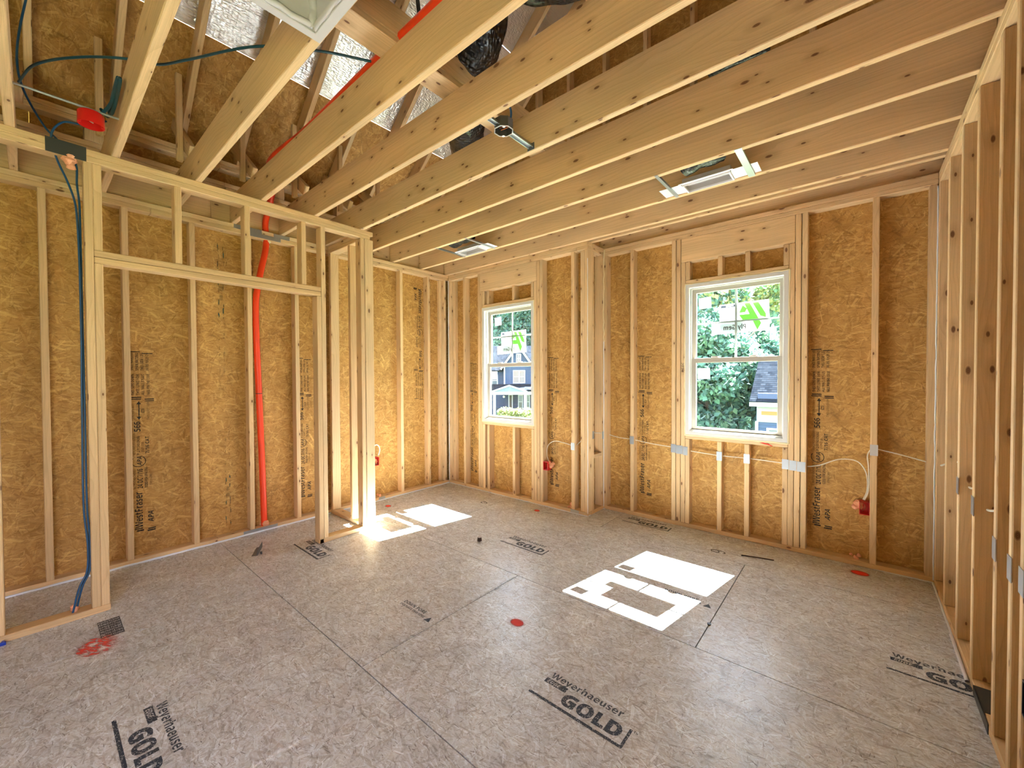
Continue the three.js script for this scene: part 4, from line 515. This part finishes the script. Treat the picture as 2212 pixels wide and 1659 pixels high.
// trees: trunk, boughs and a crown of leaf sprays each
const leafGeo = (() => { const out = []; for (let i = 0; i < 7; i++) { const g = new THREE.BufferGeometry(), l = rr(0.16, 0.26), w = l * 0.32; g.setAttribute('position', new THREE.Float32BufferAttribute([0, 0, 0, w, l * 0.5, 0.03, 0, l, 0, -w, l * 0.5, 0.03], 3)); g.setAttribute('uv', new THREE.Float32BufferAttribute([0, 0, 1, 0, 1, 1, 0, 1], 2)); g.setIndex([0, 1, 2, 0, 2, 3]); g.rotateX(rr(-1.4, 1.4)); g.rotateY(rr(0, 6.28)); g.rotateZ(rr(-1, 1)); g.translate(rr(-0.2, 0.2), rr(-0.2, 0.2), rr(-0.2, 0.2)); out.push(g); } const m = mergeGeometries(out); m.computeVertexNormals(); return m; })();
const leafMat = new THREE.MeshPhysicalMaterial({ color: 0xffffff, transmission: 0.5, thickness: 0, roughness: 0.95, side: THREE.DoubleSide });
const barkMat = plain(112, 104, 96, { roughness: 0.95 });
function tree(name, label, px, s, h, rx, low, n, hues, group) {
  n *= 2;
  const [x, z] = at(px, s), g = thing(name, label, name === 'shrub' ? 'shrub' : 'tree', [x, GY, z], group);
  const trunk = []; if (name !== 'shrub') { const tr = [[0, -0.2, 0], [rr(-0.2, 0.2), h * 0.3, rr(-0.2, 0.2)], [rr(-0.4, 0.4), h * 0.65, rr(-0.3, 0.3)], [rr(-0.5, 0.5), h * 0.92, 0]]; trunk.push(tube(tr, 0.13, 20, false, 8)); for (let i = 0; i < 7; i++) { const y = h * rr(0.3, 0.8), a = rr(0, 6.28), l = rx * rr(0.5, 0.95); trunk.push(tube([[0, y, 0], [Math.cos(a) * l * 0.5, y + l * 0.3, Math.sin(a) * l * 0.5], [Math.cos(a) * l, y + l * 0.75, Math.sin(a) * l]], 0.045, 10, false, 5)); } part(g, 'trunk', mergeGeometries(trunk), barkMat); } else part(g, 'stem', tube([[0, -0.1, 0], [0.02, h * 0.4, 0.02], [0, h * 0.7, 0]], 0.03, 8, false, 5), barkMat);
  const im = new THREE.InstancedMesh(leafGeo, leafMat, n); im.name = 'foliage'; im.userData.kind = 'stuff'; const m4 = new THREE.Matrix4(), q = new THREE.Quaternion(), e = new THREE.Euler(), col = new THREE.Color();
  const lumps = []; for (let i = 0; i < 40; i++) { const y = low + (h - low) * rnd(), f = Math.sin(Math.PI * Math.min(0.96, 0.18 + 0.8 * (y - low) / (h - low))), a = rr(0, 6.28), r = rx * f * Math.sqrt(rnd()) * 0.85; lumps.push([Math.cos(a) * r, y, Math.sin(a) * r, rr(0.5, 1) * rx * 0.42]); }
  for (let i = 0; i < n; i++) { const [lx, ly, lz, lr] = pick(lumps), u = rr(-1, 1), a = rr(0, 6.28), r = lr * Math.cbrt(rr(0.25, 1)), c = Math.sqrt(1 - u * u); e.set(rr(0, 6), rr(0, 6), rr(0, 6)); q.setFromEuler(e); const sc = rr(0.9, 1.7) * (s > 40 ? 1.35 : 1) * (name === 'shrub' ? 0.6 : 1); m4.compose(V(lx + Math.cos(a) * c * r, Math.max(0.05, ly + u * r * 0.8), lz + Math.sin(a) * c * r), q, V(sc, sc, sc)); im.setMatrixAt(i, m4); const k = pick(hues), j = rr(0.8, 1.2); col.setRGB(k[0] * j, k[1] * j, k[2] * j); im.setColorAt(i, col); }
  g.add(im);
}
const teal = [[0.08, 0.20, 0.15], [0.10, 0.24, 0.16], [0.06, 0.16, 0.13], [0.13, 0.25, 0.14]], lime = [[0.24, 0.28, 0.08], [0.18, 0.26, 0.09], [0.28, 0.28, 0.09]];
const TG = 'trees beyond the windows';
tree('tree', 'leafy tree with yellow green crown at the left edge of the right window', 1508, 27, 14, 3.6, 4, 2600, [...teal, ...lime], TG);
tree('tree', 'tall yellow green tree left of centre in the right window', 1560, 31, 16, 4.2, 5, 3000, [...lime, teal[3]], TG);
tree('tree', 'tall tree in the middle of the right window', 1600, 36, 17, 4.2, 3, 3000, teal, TG);
tree('tree', 'sparse tree with open branches at the right side of the right window', 1660, 33, 13, 4.0, 4, 1100, teal, TG);
tree('tree', 'dense low tree filling the lower left of the right window', 1530, 23, 7.2, 3.2, 0.6, 2800, teal, TG);
tree('tree', 'dense low tree filling the lower middle of the right window', 1590, 25, 7.6, 3.4, 0.4, 3000, teal, TG);
tree('tree', 'low tree beside the shingled roof in the right window', 1640, 28, 8, 3.2, 0.5, 2400, teal, TG);
for (const [px, s, w] of [[1485, 44, 'tall far tree behind the left edge of the right window'], [1540, 47, 'tall far tree behind the yellow green crowns'], [1590, 45, 'tall far tree behind the middle of the right window'], [1640, 48, 'tall far tree behind the shingled roof'], [1700, 46, 'tall far tree at the right edge of the right window']]) tree('tree', w, px, s, 20, 6, 1, 4200, teal, TG);
for (const [px, s, h, w] of [[1045, 60, 19, 'leftmost tree above the roof in the left window'], [1085, 57, 18, 'second tree from the left behind the blue grey house'], [1122, 59, 20, 'third tree behind the blue grey house, above its gable'], [1160, 56, 18, 'rightmost tree behind the blue grey house']]) tree('tree', w, px, s, h, 5.2, 1, 4600, teal, TG);
for (const [px, w] of [[1086, 'pale shrub left of the porch steps'], [1101, 'small shrub in front of the porch middle'], [1117, 'low shrub before the porch right half'], [1137, 'larger shrub by the porch right column']]) tree('shrub', w, px, 38, 1.2, 0.75, 0.15, 260, lime, 'shrubs along the porch');

scene.traverse((o) => { if (o.isMesh) { o.castShadow = true; o.receiveShadow = true; } });
renderer.render(scene, camera);
